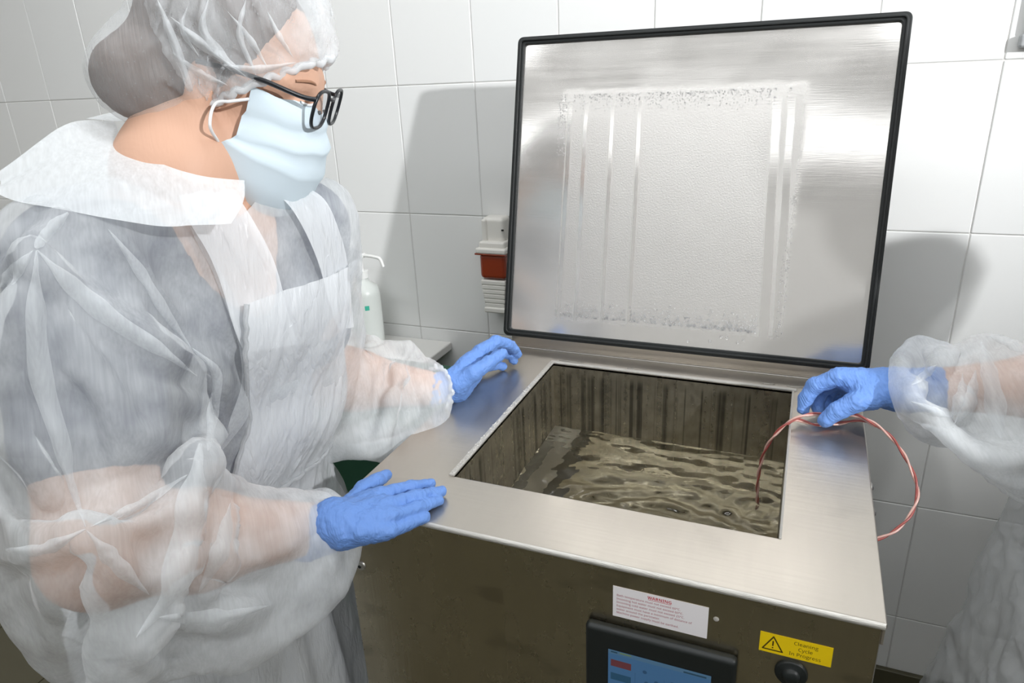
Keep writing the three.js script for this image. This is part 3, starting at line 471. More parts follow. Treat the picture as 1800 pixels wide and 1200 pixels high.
const maskWhite = std({ color: lin(0.82, 0.85, 0.87), roughness: 0.85, side: THREE.DoubleSide });
const elastic = std({ color: lin(0.84, 0.84, 0.84), roughness: 0.8 });

function person(label, basePos) { return thing('person', label, 'person', basePos); }
function pmesh(name, geo, mat, parent, root, label) { geo.translate(-root.position.x, -root.position.y, -root.position.z); return mesh(name, geo, mat, parent, null, label); }

// gloved hand from finger chains (places in the room)
function gloveGeo(fingers, palm, wrist, cell = 0.0022) {
  const kf = 0.006; const fb = fingers.map(([pts, r]) => chain(pts, r)), pb = palm;
  const all = [...fb.flat(), ...pb, ...wrist]; const lo = [1e9, 1e9, 1e9], hi = [-1e9, -1e9, -1e9];
  for (const b of all) for (let c = 0; c < 3; c++) { lo[c] = Math.min(lo[c], b[c] - b[6] - 0.012, b[c + 3] - b[7] - 0.012); hi[c] = Math.max(hi[c], b[c] + b[6] + 0.012, b[c + 3] + b[7] + 0.012); }
  const f = (x, y, z) => {
    let p = 1e3; for (const b of pb) p = smin(p, dBone(b, x, y, z), 0.016); for (const b of wrist) p = smin(p, dBone(b, x, y, z), 0.014);
    let d = p, q = 1e3; for (const ch of fb) { let e = 1e3; for (const b of ch) e = smin(e, dBone(b, x, y, z), 0.004); q = smin(q, e, 0.0015); } // fingers keep apart
    d = smin(p, q, kf);
    if (Math.abs(d) < 0.01) { const r = 1 - Math.abs(noise(x * 95 + 3, y * 60, z * 60)) * 4, r2 = 1 - Math.abs(noise(x * 60 + 9, y * 110, z * 150)) * 4; d -= 0.0011 * clamp(r) + 0.0008 * clamp(r2) + 0.0005 * noise(x * 160, y * 160, z * 160); }
    return d;
  };
  return toGeo(surfaceNets(f, lo, hi, cell), 8);
}
// ---------- the person leaning over the bath ----------
function trace(px, py, f, d0 = 0.3) { const o = camera.position, dir = at(px, py, 1).sub(o), l = dir.length(); let t = d0; for (let i = 0; i < 200; i++) { const p = o.clone().addScaledVector(dir, t), d = f(p.x, p.y, p.z); if (d < 0.0004) return p; t += Math.max(d * 0.8, 0.0005) / l; if (t > 2.5) break; } return null; }
const pxOf = (p) => { const q = p.clone().applyMatrix4(camera.matrixWorldInverse); return [900 + 1225.35 * q.x / -q.z, 600 - 1225.35 * q.y / -q.z, -q.z]; };
camera.matrixWorldInverse.copy(camera.matrixWorld).invert();

// gown cut as one cloth from an inflated body outline
function makeGown(o) {
  const core = blend(o.bones, 0.035);
  const f = (x, y, z) => { let d = core(x, y, z); for (const c of o.cuts) d = Math.max(d, c(x, y, z)); return d; };
  let m = surfaceNets(f, o.lo, o.hi, o.cell);
  const tol = o.cell * 0.55;
  m = dropFaces(m, i => o.cuts.some(c => c(m.pos[3 * i], m.pos[3 * i + 1], m.pos[3 * i + 2]) > -tol));
  const loops = boundaryLoops(m); for (const l of loops) smoothLoop(m, l, 6);
  relax(m, 2, 0.4);
  const pins = loops.filter(l => o.pinLoop(m, l)).flat();
  drape(m, { steps: o.steps, iters: 8, bend: o.bend ?? 0.3, gravity: o.gravity ?? 0.0002, field: o.body, margin: 0.009, pins, handles: o.handles, rest: o.rest, belt: o.belt });
  relax(m, 1, 0.35);
  return subdivide(m);
}
function cuffBand(m, center, r) { return center; }

{
  const NB = V(0.262, 1.325, 0.912), rSh = at(135, 462, 0.69), lSh = at(530, 400, 0.91);
  const rEl = at(180, 965, 0.63), rWr = at(578, 925, 0.86), lEl = V(0.21, 0.985, 0.70), lWr = at(762, 684, 1.118);
  const P = person('person in white see-through gown, hair cap, face mask and glasses', [0.2, 0, 0.88]);

  // head frame
  const R = V(0.386, 0, 0.922).normalize(), F = V(0.922 * 0.966, -0.26, -0.386 * 0.966).normalize(), U = R.clone().cross(F).normalize();
  const Hc = at(362, 164, 0.735).addScaledVector(R, -0.073);
  const H = (f, u, r) => Hc.clone().addScaledVector(F, f).addScaledVector(U, u).addScaledVector(R, r);
  const L = (x, y, z) => { const a = x - Hc.x, b = y - Hc.y, c = z - Hc.z; return [a * F.x + b * F.y + c * F.z, a * U.x + b * U.y + c * U.z, a * R.x + b * R.y + c * R.z]; };
  const ell = (p, cx, cy, cz, rx, ry, rz) => { const x = (p[0] - cx) / rx, y = (p[1] - cy) / ry, z = (p[2] - cz) / rz, k = Math.sqrt(x * x + y * y + z * z); return (k - 1) * Math.min(rx, ry, rz) * (k > 1 ? 1 : 1); };
  const neckA = H(-0.040, -0.04, 0), neck = [bone(neckA, NB, 0.058, 0.064), bone(NB, NB.clone().add(V(-0.02, -0.10, -0.01)), 0.064, 0.076)];
  const bl = (a, b, ra, rb) => [...a, ...b, ra, rb];
  const headF = (x, y, z) => {
    const p = L(x, y, z), q = [p[0], p[1], Math.abs(p[2])];
    let d = ell(p, -0.006, 0.045, 0, 0.097, 0.090, 0.073);
    d = smin(d, ell(p, 0.045, -0.025, 0, 0.056, 0.080, 0.056), 0.03);
    d = smin(d, dBone(bl([0.0, -0.06, 0.038], [0.07, -0.10, 0.012], 0.022, 0.022), ...q), 0.03);
    d = smin(d, dBone(bl([0.02, -0.095, 0], [0.06, -0.112, 0], 0.035, 0.022), ...p), 0.03);      // full chin
    d = smin(d, dBone(bl([0.062, -0.030, 0.030], [0.036, -0.038, 0.040], 0.020, 0.018), ...q), 0.02); // cheek
    d = smin(d, dBone(bl([0.084, 0.030, 0.012], [0.070, 0.030, 0.048], 0.011, 0.012), ...q), 0.018); // brow
    d = smax(d, -(dBone(bl([0.098, 0.006, 0.030], [0.088, 0.004, 0.046], 0.011, 0.009), ...q)), 0.012);  // eye hollow
    d = smin(d, dBone(bl([0.080, 0.005, 0.031], [0.080, 0.005, 0.031], 0.0125, 0.0125), ...q), 0.003);
    d = smin(d, dBone(bl([0.092, 0.014, 0], [0.095, -0.030, 0], 0.0075, 0.0105), ...p), 0.012);
    d = smin(d, dBone(bl([0.088, -0.040, 0.012], [0.088, -0.040, 0.012], 0.009, 0.009), ...q), 0.008);
    d = smin(d, dBone(bl([0.092, -0.066, 0], [0.080, -0.066, 0.02], 0.008, 0.005), ...q), 0.006);
    d = smin(d, dBone(bl([0.088, -0.078, 0], [0.078, -0.078, 0.016], 0.008, 0.005), ...q), 0.006);
    const e = ell(q, -0.006, 0.006, 0.075, 0.015, 0.026, 0.008); d = smin(d, smax(e, -ell(q, -0.002, 0.008, 0.084, 0.008, 0.016, 0.006), 0.004), 0.006);
    for (const b of neck) d = smin(d, dBone(b, x, y, z), 0.03);
    return d;
  };
  const c0 = Hc.toArray(); const headM = surfaceNets(headF, [c0[0] - 0.19, c0[1] - 0.20, c0[2] - 0.17], [c0[0] + 0.17, c0[1] + 0.17, c0[2] + 0.19], 0.0034);
  // trunk, arms, legs
  const colR = [V(0.215, 1.20, 0.975), V(0.20, 1.00, 0.935), V(0.185, 0.82, 0.935)], colL = [V(0.255, 1.20, 0.840), V(0.205, 1.00, 0.860), V(0.175, 0.82, 0.850)];
  const trunk = (d, s) => [bone(rSh, lSh, 0.052 + d * s, 0.052 + d * s), bone(NB.clone().add(V(-0.02, -0.06, 0)), V(0.235, 1.18, 0.90), 0.075 + d, 0.095 + d), ...chain(colR, [0.085 + d, 0.098 + d, 0.108 + d]), ...chain(colL, [0.085 + d, 0.094 + d, 0.104 + d]), bone(colR[1], colL[1], 0.098 + d), bone(colR[2], colL[2], 0.108 + d), bone(V(0.275, 1.16, 0.965), V(0.30, 1.15, 0.85), 0.068 + d, 0.066 + d)];
  const armR = chain([rSh, rSh.clone().lerp(rEl, 0.5), rEl, rEl.clone().lerp(rWr, 0.35), rWr], [0.056, 0.060, 0.047, 0.046, 0.028]);
  const armL = chain([lSh, lSh.clone().lerp(lEl, 0.5), lEl, lEl.clone().lerp(lWr, 0.35), lWr], [0.056, 0.058, 0.046, 0.045, 0.028]);
  const legs = [-1, 1].flatMap(s => chain([V(0.175, 0.80, 0.885 + s * 0.05), V(0.19, 0.45, 0.875 + s * 0.09), V(0.18, 0.07, 0.875 + s * 0.10)], [0.09, 0.060, 0.040]));
  const bodyBones = [...trunk(0, 1), ...armR, ...armL, ...legs], bodyF = blend(bodyBones, 0.03);
  const bodyM = surfaceNets((x, y, z) => smin(bodyF(x, y, z), Math.min(dBone(neck[0], x, y, z), dBone(neck[1], x, y, z)), 0.03), [-0.02, 0.02, 0.45], [0.62, 1.42, 1.32], 0.011);
  pmesh('body', (() => { const g = mergeGeometries([toGeo(bodyM, 4), toGeo(headM, 4)]); return g; })(), skin, P, P);
  // dark scrubs: V-necked tunic with short sleeves, trousers, shoes
  const sleeveEnd = rSh.clone().lerp(rEl, 0.62), sleeveEndL = lSh.clone().lerp(lEl, 0.62);
  const tunicB = [...trunk(0.004, 1), ...chain([rSh, rSh.clone().lerp(rEl, 0.35), sleeveEnd], [0.055, 0.064, 0.067]), ...chain([lSh, sleeveEndL], [0.055, 0.066])];
  const tunicF0 = blend(tunicB, 0.03), vA = NB.clone().add(V(0.0, 0.02, 0)), vB = V(0.42, 1.13, 0.93);
  const tunicF = (x, y, z) => Math.max(tunicF0(x, y, z), -(dBone(bone(vA, vB, 0.088, 0.012), x, y, z)), 0.66 - y, dBone(bone(rSh, rSh, 9, 9), 0, 0, 0) > 1 ? -1 : -1);
  pmesh('tunic', toGeo(surfaceNets(tunicF, [-0.02, 0.62, 0.55], [0.52, 1.40, 1.30], 0.0085), 3), scrubs, P, P, 'dark grey tunic seen through the gown');
  pmesh('trousers', toGeo(surfaceNets(blend([...legs.map(b => [...b.slice(0, 6), b[6] + 0.012, b[7] + 0.02]), bone(V(0.175, 0.82, 0.93), V(0.175, 0.82, 0.85), 0.11)], 0.04), [-0.05, 0.03, 0.6], [0.45, 0.97, 1.2], 0.014), 3), scrubs, P, P);
  for (const s of [-1, 1]) pmesh('shoe', toGeo(surfaceNets((x, y, z) => Math.max(smin(dBone(bone(V(0.15, 0.035, 0.875 + s * 0.10), V(0.29, 0.025, 0.875 + s * 0.115), 0.042, 0.036), x, y, z), dBone(bone(V(0.165, 0.05, 0.875 + s * 0.10), V(0.175, 0.10, 0.875 + s * 0.10), 0.044, 0.042), x, y, z), 0.03), -y + 0.001), [0.05, -0.01, 0.6], [0.38, 0.17, 1.15], 0.008), 3), maskWhite, P, P);

  // ---- gown ----
  const gw = [bone(rSh, lSh, 0.064), bone(V(0.225, 1.245, 0.98), V(0.265, 1.245, 0.84), 0.085), ...chain([V(0.215, 1.20, 0.975), V(0.20, 1.03, 0.945), V(0.19, 0.925, 0.94), V(0.175, 0.78, 0.945), V(0.165, 0.40, 0.95)], [0.105, 0.128, 0.113, 0.142, 0.19]), ...chain([V(0.255, 1.20, 0.835), V(0.212, 1.03, 0.850), V(0.195, 0.925, 0.865), V(0.175, 0.78, 0.855), V(0.17, 0.40, 0.83)], [0.105, 0.125, 0.109, 0.134, 0.19]), bone(V(0.278, 1.16, 0.965), V(0.30, 1.15, 0.85), 0.078)];
  const torsoGown = blend(gw, 0.035);
  const slR = chain([rSh, at(135, 640, 0.655), at(180, 950, 0.64), at(380, 1000, 0.735), at(510, 955, 0.81), rWr.clone()], [0.066, 0.100, 0.104, 0.080, 0.060, 0.033]);
  const slL = chain([lSh, lEl.clone().add(V(0.02, 0.02, -0.01)), at(670, 690, 1.06), at(722, 690, 1.09), lWr.clone()], [0.066, 0.068, 0.068, 0.050, 0.032]);
  const cutPlane = (p, n) => (x, y, z) => (Math.hypot(x - p.x, y - p.y, z - p.z) < 0.14 ? (x - p.x) * n.x + (y - p.y) * n.y + (z - p.z) * n.z : -1);
  const nR = rWr.clone().sub(at(510, 955, 0.81)).normalize(), nL = lWr.clone().sub(at(722, 690, 1.09)).normalize();
  const neckCut = [bone(neckA.clone().add(V(0.02, 0.1, 0)), NB.clone().add(V(0.004, -0.015, 0)), 0.066, 0.074)];
  const cuts = [cutPlane(rWr.clone().addScaledVector(nR, 0.012), nR), cutPlane(lWr.clone().addScaledVector(nL, 0.012), nL), (x, y, z) => 0.42 - y, (x, y, z) => -dBone(neckCut[0], x, y, z)];
  const armAxis = [[rSh, rEl], [rEl, rWr], [lSh, lEl], [lEl, lWr]];
  const rest = (Q, a, b) => { // sleeves cut long: extra length along the arm
    const mx = (Q[3 * a] + Q[3 * b]) / 2, my = (Q[3 * a + 1] + Q[3 * b + 1]) / 2, mz = (Q[3 * a + 2] + Q[3 * b + 2]) / 2; if (torsoGown(mx, my, mz) < 0.03) return 1.035;
    let best = 1e9, ax = null; for (const [p, q] of armAxis) { const d = dBone(bone(p, q, 0), mx, my, mz); if (d < best) { best = d; ax = [p, q]; } }
    const dx = Q[3 * b] - Q[3 * a], dy = Q[3 * b + 1] - Q[3 * a + 1], dz = Q[3 * b + 2] - Q[3 * a + 2], v = ax[1].clone().sub(ax[0]).normalize(), c = (dx * v.x + dy * v.y + dz * v.z) ** 2 / (dx * dx + dy * dy + dz * dz + 1e-9);
    return 1.03 + 0.10 * c;
  };
  const near = (m, l, p, r) => { let x = 0, y = 0, z = 0; for (const i of l) { x += m.pos[3 * i]; y += m.pos[3 * i + 1]; z += m.pos[3 * i + 2]; } return Math.hypot(x / l.length - p.x, y / l.length - p.y, z / l.length - p.z) < r; };
  const dress = blend([...tunicB, ...armR, ...armL], 0.02);
  const waist = (x, y, z) => dBone(bone(V(0.19, y, 0.94), V(0.195, y, 0.865), 0.109), x, y, z);
  const gown = makeGown({
    bones: [...gw, ...slR, ...slL], cuts, lo: [-0.06, 0.38, 0.52], hi: [0.62, 1.44, 1.36], cell: 0.0105, steps: 110, body: dress, rest,
    belt: { y: 0.93, pick: (x, y, z) => Math.abs(y - 0.93) < 0.014 && waist(x, y, z) < 0.06, field: (x, y, z) => waist(x, y, z) },
    pinLoop: (m, l) => near(m, l, rWr, 0.06) || near(m, l, lWr, 0.06) || near(m, l, NB, 0.10),
    handles: [at(62, 432, 0.60), at(150, 930, 0.53), at(205, 1163, 0.63), at(335, 1163, 0.68), at(372, 795, 0.65), at(470, 1120, 0.76), at(-40, 760, 0.58), at(690, 762, 1.05), at(640, 772, 1.02), at(722, 596, 1.10), at(655, 592, 1.08), at(330, 1000, 0.62)],
  });
  for (let i = 0; i < gown.pos.length / 3; i++) { /* crumpled hand of the fleece */ }
  const lines1 = [
    [[[120, 372], [88, 402], [62, 432]], 0.010, 0.016], [[[62, 432], [57, 540], [68, 670], [112, 800], [150, 930]], 0.013, 0.020], [[[62, 432], [20, 480], [0, 505]], 0.009, 0.016],
    [[[62, 432], [130, 500], [205, 562], [290, 615], [352, 662], [378, 700]], 0.013, 0.018], [[[185, 400], [245, 470], [295, 550], [335, 605], [372, 655]], 0.009, 0.016],
    [[[335, 605], [382, 650], [378, 720], [372, 790]], 0.010, 0.014], [[[150, 930], [250, 885], [325, 832], [368, 790]], 0.012, 0.018], [[[150, 930], [70, 968], [0, 962]], 0.010, 0.016],
    [[[150, 930], [200, 985], [262, 1045]], 0.011, 0.016], [[[352, 790], [338, 880], [322, 970], [278, 1090], [205, 1160]], 0.016, 0.020], [[[405, 880], [392, 970], [345, 1080]], 0.010, 0.015],
    [[[278, 1090], [380, 1085], [475, 1062]], 0.011, 0.015], [[[330, 1000], [430, 985], [520, 950]], 0.006, 0.014], [[[100, 620], [170, 690], [230, 760], [330, 790]], 0.006, 0.018], [[[20, 700], [60, 820], [90, 900]], 0.007, 0.018],
    [[[640, 610], [690, 640], [720, 700], [700, 760]], 0.010, 0.014], [[[745, 610], [735, 670], [760, 720]], 0.008, 0.012], [[[660, 600], [640, 660], [640, 740]], 0.008, 0.014], [[[180, 1010], [120, 1060], [60, 1010]], 0.006, 0.016]];
  crease(gown, lines1);
  {
    const g0 = toGeo(gown).attributes.normal; for (let i = 0; i < gown.pos.length / 3; i++) { const x = gown.pos[3 * i], y = gown.pos[3 * i + 1], z = gown.pos[3 * i + 2], r = 1 - Math.abs(fbm(x * 8, y * 6, z * 8 + 3, 2)) * 3.2, r2 = 1 - Math.abs(fbm(x * 19, y * 15, z * 19 + 9, 2)) * 3.2, h = 0.0055 * r + 0.0022 * r2; gown.pos[3 * i] += g0.getX(i) * h; gown.pos[3 * i + 1] += g0.getY(i) * h; gown.pos[3 * i + 2] += g0.getZ(i) * h; }
  }
  const gownMesh = pmesh('gown', mottle(toGeo(gown, 1)), fleece, P, P, 'white see-through gown with wide gathered sleeves');
  {
    const find = finder(gown);
    const folds = [
      [[[120, 374], [88, 404], [62, 436]], [34, 26, 40]], [[[64, 440], [62, 540], [72, 660], [108, 780], [122, 838], [150, 925]], [44, 50, 40, 26, 34]], [[[58, 440], [22, 482], [0, 505]], [22, 30, 26]],
      [[[66, 440], [130, 505], [205, 566], [290, 620], [345, 660]], [30, 44, 34, 26, 16]], [[[190, 402], [245, 475], [295, 555], [335, 610]], [14, 26, 20, 12]], [[[338, 612], [380, 655], [374, 725], [366, 792]], [18, 26, 22, 30]],
      [[[352, 780], [342, 860], [326, 950], [300, 1040], [240, 1120]], [44, 78, 70, 50, 24]], [[[405, 884], [388, 965], [350, 1040]], [20, 40, 16]], [[[152, 932], [205, 990], [262, 1045]], [20, 46, 14]], [[[280, 1085], [380, 1085], [475, 1064]], [22, 34, 12]], [[[150, 930], [72, 966], [10, 966]], [22, 30, 20]], [[[160, 925], [250, 884], [330, 834]], [14, 22, 12]],
      [[[335, 398], [388, 492], [428, 596], [434, 690], [400, 770], [370, 806]], [26, 34, 30, 30, 26, 16]]];
    for (const [pts, w] of folds) { const g = pleat(find, pts, w); if (g) pmesh('fold', g, fleeceFold, gownMesh, P); }
  }
  // gathered cuffs
  for (const [c, n, r] of [[rWr, nR, 0.034], [lWr, nL, 0.035]]) {
    const a = V(0, 1, 0).cross(n).normalize(), b = n.clone().cross(a), pts = []; for (let i = 0; i < 72; i++) { const t = i / 72 * Math.PI * 2, w = r + 0.0022 * Math.sin(t * 17) + 0.0015 * Math.sin(t * 11 + 1); pts.push(c.clone().addScaledVector(a, Math.cos(t) * w).addScaledVector(b, Math.sin(t) * w).addScaledVector(n, 0.010 + 0.002 * Math.sin(t * 13))); }
    pmesh('cuff', tube(pts, 0.0028, 144, 8, true), fleeceCollar, P, P, 'gathered elastic cuff of the gown');
  }
  // ---- wide collar flap over the near shoulder ----
  {
    const ribs = [[[200, 213, 0.80], [125, 216, 0.745], [0, 303, 0.665]], [[221, 250, 0.745], [120, 290, 0.685], [0, 341, 0.645]], [[290, 290, 0.712], [215, 330, 0.665], [125, 371, 0.635]], [[360, 310, 0.71], [330, 360, 0.68], [285, 397, 0.655]], [[430, 317, 0.735], [428, 350, 0.705], [405, 392, 0.685]]];
    const cs = ribs.map(r => curve(r.map(a => at(...a)))), rows = [];
    for (let j = 0; j <= 20; j++) { const c = curve(cs.map(q => q.getPoint(j / 20))); const row = []; for (let i = 0; i <= 60; i++) { const p = c.getPoint(i / 60); p.addScaledVector(camBack, 0.004 * fbm(i * 0.11, j * 0.09, 2) + 0.003 * Math.sin(i * 0.5 + j * 0.05) * j / 20); row.push(p); } rows.push(row); }
    pmesh('collar', toGeo(subdivide(gridMesh(rows)), 1), fleeceCollar, P, P, 'wide white collar flap of the gown');
    // stand of the collar behind the neck
    const back = [[[200, 213, 0.80], [255, 212, 0.86], [330, 230, 0.88]], [[150, 208, 0.80], [230, 196, 0.89], [330, 215, 0.93]]].map(r => curve(r.map(a => at(...a)))), rb = []; for (let j = 0; j <= 6; j++) { const row = []; for (let i = 0; i <= 30; i++) row.push(back[0].getPoint(i / 30).lerp(back[1].getPoint(i / 30), j / 6)); rb.push(row); }
    pmesh('collar_stand', toGeo(gridMesh(rb), 1), fleeceCollar, P, P);
  }
  // ---- clear plastic apron ----
  {
    const fw = V(0.96, 0, 0.28), sd = V(-0.28, 0, 0.96); // forward, near side
    const edge = [[1.21, 428], [1.12, 432], [1.05, 437], [0.98, 400], [0.93, 330], [0.86, 190], [0.76, 95], [0.66, 100], [0.42, 130]];
    const edgePx = (y) => { for (let i = 0; i + 1 < edge.length; i++) if (y <= edge[i][0] && y >= edge[i + 1][0]) return mix(edge[i][1], edge[i + 1][1], (edge[i][0] - y) / (edge[i][0] - edge[i + 1][0])); return edge[edge.length - 1][1]; };
    const point = (y, a, off) => { const ax = V(0.20, y, 0.90), d = fw.clone().multiplyScalar(Math.cos(a)).addScaledVector(sd, Math.sin(a)); let r = 0.04; for (let i = 0; i < 60; i++) { const p = ax.clone().addScaledVector(d, r), e = torsoGown(p.x, p.y, p.z) - off; if (e > -0.0003) break; r += Math.max(-e * 0.8, 0.0004); } return ax.addScaledVector(d, r); };
    const rows = [], ny = 90, nu = 70; const tie = (y) => Math.exp(-(((y - 0.93) / 0.035) ** 2));
    for (let j = 0; j <= ny; j++) {
      const y = mix(1.198, 0.43, j / ny); let aL = 0; const t = edgePx(y); for (let a = 0; a < 2.4; a += 0.02) { if (pxOf(point(y, a, 0.012))[0] <= t) { aL = a; break; } aL = a; }
      const row = []; for (let i = 0; i <= nu; i++) { const a = mix(aL, -1.45, i / nu); const below = smooth(0.96, 0.80, y), w = 0.006 * Math.sin(a * 16 + 2 * fbm(y * 6, a * 2, 3)) * below + 0.007 * fbm(a * 3.2, y * 7, 5) + 0.004 * (1 - Math.abs(fbm(a * 5 + y * 9, y * 5, 9)) * 3); row.push(point(y, a, 0.014 + w - 0.006 * tie(y))); }
      rows.push(row);
    }
    const ap = pmesh('apron', toGeo(subdivide(gridMesh(rows)), 1.4), film, P, P, 'clear plastic apron tied at the waist');
    // folded hem along the bib edge and the tie round the waist
    const side = rows.slice(0, 40).map(r => r[0]); pmesh('apron_edge', tube(side, 0.003, 80, 6), film, ap, P);
    const tj = rows[Math.round((1.198 - 0.93) / (1.198 - 0.43) * ny)]; pmesh('waist_tie', tube(tj.map(p => p.clone().add(V(0.002, 0, 0.002))), 0.0032, 90, 6), film, ap, P);
    // straps up to the neck
    const gf = (x, y, z) => torsoGown(x, y, z) - 0.010;
    const strap = (Lp, Rp) => { const rw = []; const cl = Lp.map(a => trace(a[0], a[1], gf) || at(a[0], a[1], a[2])), cr = Rp.map(a => trace(a[0], a[1], gf) || at(a[0], a[1], a[2])); const A = curve(cl), B = curve(cr); for (let j = 0; j <= 24; j++) { const row = []; for (let i = 0; i <= 14; i++) { const p = A.getPoint(j / 24).lerp(B.getPoint(j / 24), i / 14); const e = gf(p.x, p.y, p.z); if (e < 0) p.addScaledVector(camBack, -e * 1.3); p.addScaledVector(camBack, 0.004 * fbm(i * 0.25, j * 0.12, 6) + 0.004 * Math.max(0, Math.sin(i * 1.1 + 0.3 * j * 0.2))); row.push(p); } rw.push(row); } return toGeo(subdivide(gridMesh(rw)), 1.4); };
    pmesh('apron_strap', strap([[430, 620, 0.8], [372, 455, 0.77], [338, 395, 0.74], [318, 345, 0.73]], [[525, 605, 0.82], [478, 450, 0.80], [436, 372, 0.78], [405, 325, 0.74]]), film, ap, P);
    pmesh('apron_strap', strap([[596, 580, 0.86], [552, 440, 0.86], [512, 365, 0.85], [480, 335, 0.84]], [[622, 575, 0.93], [604, 430, 0.93], [570, 350, 0.92], [520, 320, 0.90]]), film, ap, P);
  }
  // ---- hair, cap ----
  const bun = at(260, 138, 0.765), bl2 = L(bun.x, bun.y, bun.z);
  const hairF = (x, y, z) => { const p = L(x, y, z); let d = ell(p, -0.012, 0.052, 0, 0.096, 0.093, 0.078); d = smin(d, ell(p, bl2[0], bl2[1], bl2[2], 0.0565, 0.0475, 0.0555), 0.025); d = smin(d, ell(p, -0.070, 0.010, 0, 0.035, 0.040, 0.050), 0.03);
    d = Math.max(d, -ell(p, 0.090, -0.012, 0, 0.075, 0.085, 0.12), -0.010 - p[1] - 0.25 * Math.max(0, -p[0] - 0.02) * 3); return d + 0.0012 * noise(p[0] * 140, p[1] * 40, p[2] * 140); };
  pmesh('hair', toGeo(surfaceNets(hairF, [c0[0] - 0.24, c0[1] - 0.10, c0[2] - 0.2], [c0[0] + 0.15, c0[1] + 0.19, c0[2] + 0.24], 0.0042), 6), hairMat, P, P, 'brown hair gathered at the back of the head');
  {
    const a = at(579, 98, 0.73), b = at(345, 198, 0.735), n = R.clone().cross(b.clone().sub(a)).normalize(); if (n.dot(U) < 0) n.negate();
    const plane = (x, y, z) => -((x - a.x) * n.x + (y - a.y) * n.y + (z - a.z) * n.z);
    const capF = (x, y, z) => { const p = L(x, y, z); let d = ell(p, -0.003, 0.058, 0, 0.105, 0.106, 0.088); d = smin(d, ell(p, bl2[0], bl2[1], bl2[2], 0.0610, 0.0520, 0.0600), 0.05); const s = smooth(-0.085, -0.02, p[0]) * smooth(0.13, 0.03, p[1] - 0.08); 
      const rd = 1 - Math.abs(noise(p[0] * 26 + 0.6 * p[1] * 26, p[1] * 14, p[2] * 30)) * 2.2; return d - 0.0075 * s * rd * rd * Math.sign(rd) - 0.004 * s * noise(p[0] * 60, p[1] * 50, p[2] * 60) - 0.0012 * noise(p[0] * 50, p[1] * 90, p[2] * 50); };
    const cf = (x, y, z) => Math.max(capF(x, y, z), plane(x, y, z));
    let m = surfaceNets(cf, [c0[0] - 0.24, c0[1] - 0.10, c0[2] - 0.2], [c0[0] + 0.17, c0[1] + 0.22, c0[2] + 0.24], 0.0042);
    m = dropFaces(m, i => plane(m.pos[3 * i], m.pos[3 * i + 1], m.pos[3 * i + 2]) > -0.0024);
    { // loose gathered front of the cap, folded over on itself
      const A = at(276, 0, 0.74), B = at(345, 190, 0.735), n2 = B.clone().sub(A).cross(R).normalize(); if (n2.dot(F) < 0) n2.negate(); const pl2 = (x, y, z) => -((x - A.x) * n2.x + (y - A.y) * n2.y + (z - A.z) * n2.z) + 0.004 * noise(x * 40, y * 40, z * 40);
      const f2 = (x, y, z) => { const p = L(x, y, z); const an = Math.atan2(p[2], p[0] + 0.02), r1 = 1 - Math.abs(noise(an * 4.5 + p[1] * 9, p[1] * 7 + 2 * Math.sin(an * 3), 4.3)) * 3.4, r3 = 1 - Math.abs(noise(p[0] * 55 + 7, p[1] * 40 + p[0] * 30, p[2] * 50)) * 3; return Math.max(ell(p, 0.000, 0.060, 0, 0.104, 0.108, 0.090) - 0.0075 * r1 - 0.0028 * r3, plane(x, y, z) + 0.002, pl2(x, y, z)); };
      let k = surfaceNets(f2, [c0[0] - 0.2, c0[1] - 0.10, c0[2] - 0.2], [c0[0] + 0.18, c0[1] + 0.22, c0[2] + 0.2], 0.0036);
      k = dropFaces(k, i => plane(k.pos[3 * i], k.pos[3 * i + 1], k.pos[3 * i + 2]) + 0.002 > -0.0022 || pl2(k.pos[3 * i], k.pos[3 * i + 1], k.pos[3 * i + 2]) > -0.0022);
      crease(k, [[[[275, 0], [300, 60], [330, 140], [343, 182]], 0.005, 0.006], [[[300, 30], [375, 92], [432, 132]], 0.005, 0.006], [[[366, 0], [357, 50], [385, 90], [420, 122]], 0.005, 0.006], [[[432, 0], [420, 60], [450, 130]], 0.005, 0.006], [[[470, 20], [490, 60], [515, 100]], 0.004, 0.006], [[[395, 112], [450, 118], [520, 108]], 0.004, 0.006]]);
      const cfm = pmesh('cap_front', mottle(toGeo(k, 2.5), 0.72, 1.0), fleeceCapFront, P, P, 'white gathered front of the hair cap'), fk = finder(k);
      for (const [pts, w] of [[[[277, 0], [300, 58], [328, 138], [344, 184]], [10, 16, 18, 8]], [[[300, 30], [340, 66], [378, 96], [432, 134]], [8, 22, 18, 8]], [[[366, 0], [356, 48], [385, 92], [424, 124]], [12, 18, 20, 8]], [[[432, 0], [421, 58], [450, 132]], [10, 14, 10]], [[[300, 90], [350, 128], [400, 150]], [6, 18, 8]], [[[470, 20], [490, 62], [516, 102]], [6, 12, 6]], [[[395, 114], [450, 122], [520, 110]], [8, 18, 8]], [[[400, 20], [440, 70], [470, 118]], [6, 14, 6]], [[[330, 10], [320, 50], [350, 100]], [6, 12, 6]]]) { const g = pleat(fk, pts, w, 0.003); if (g) pmesh('fold', g, fleeceFold, cfm, P); }
    }
    const lp = boundaryLoops(m).sort((x, y) => y.length - x.length); for (const l of lp) smoothLoop(m, l, 4);
    const cap = pmesh('hair_cap', toGeo(m, 2.5), fleeceCap, P, P, 'white crumpled see-through hair cap');
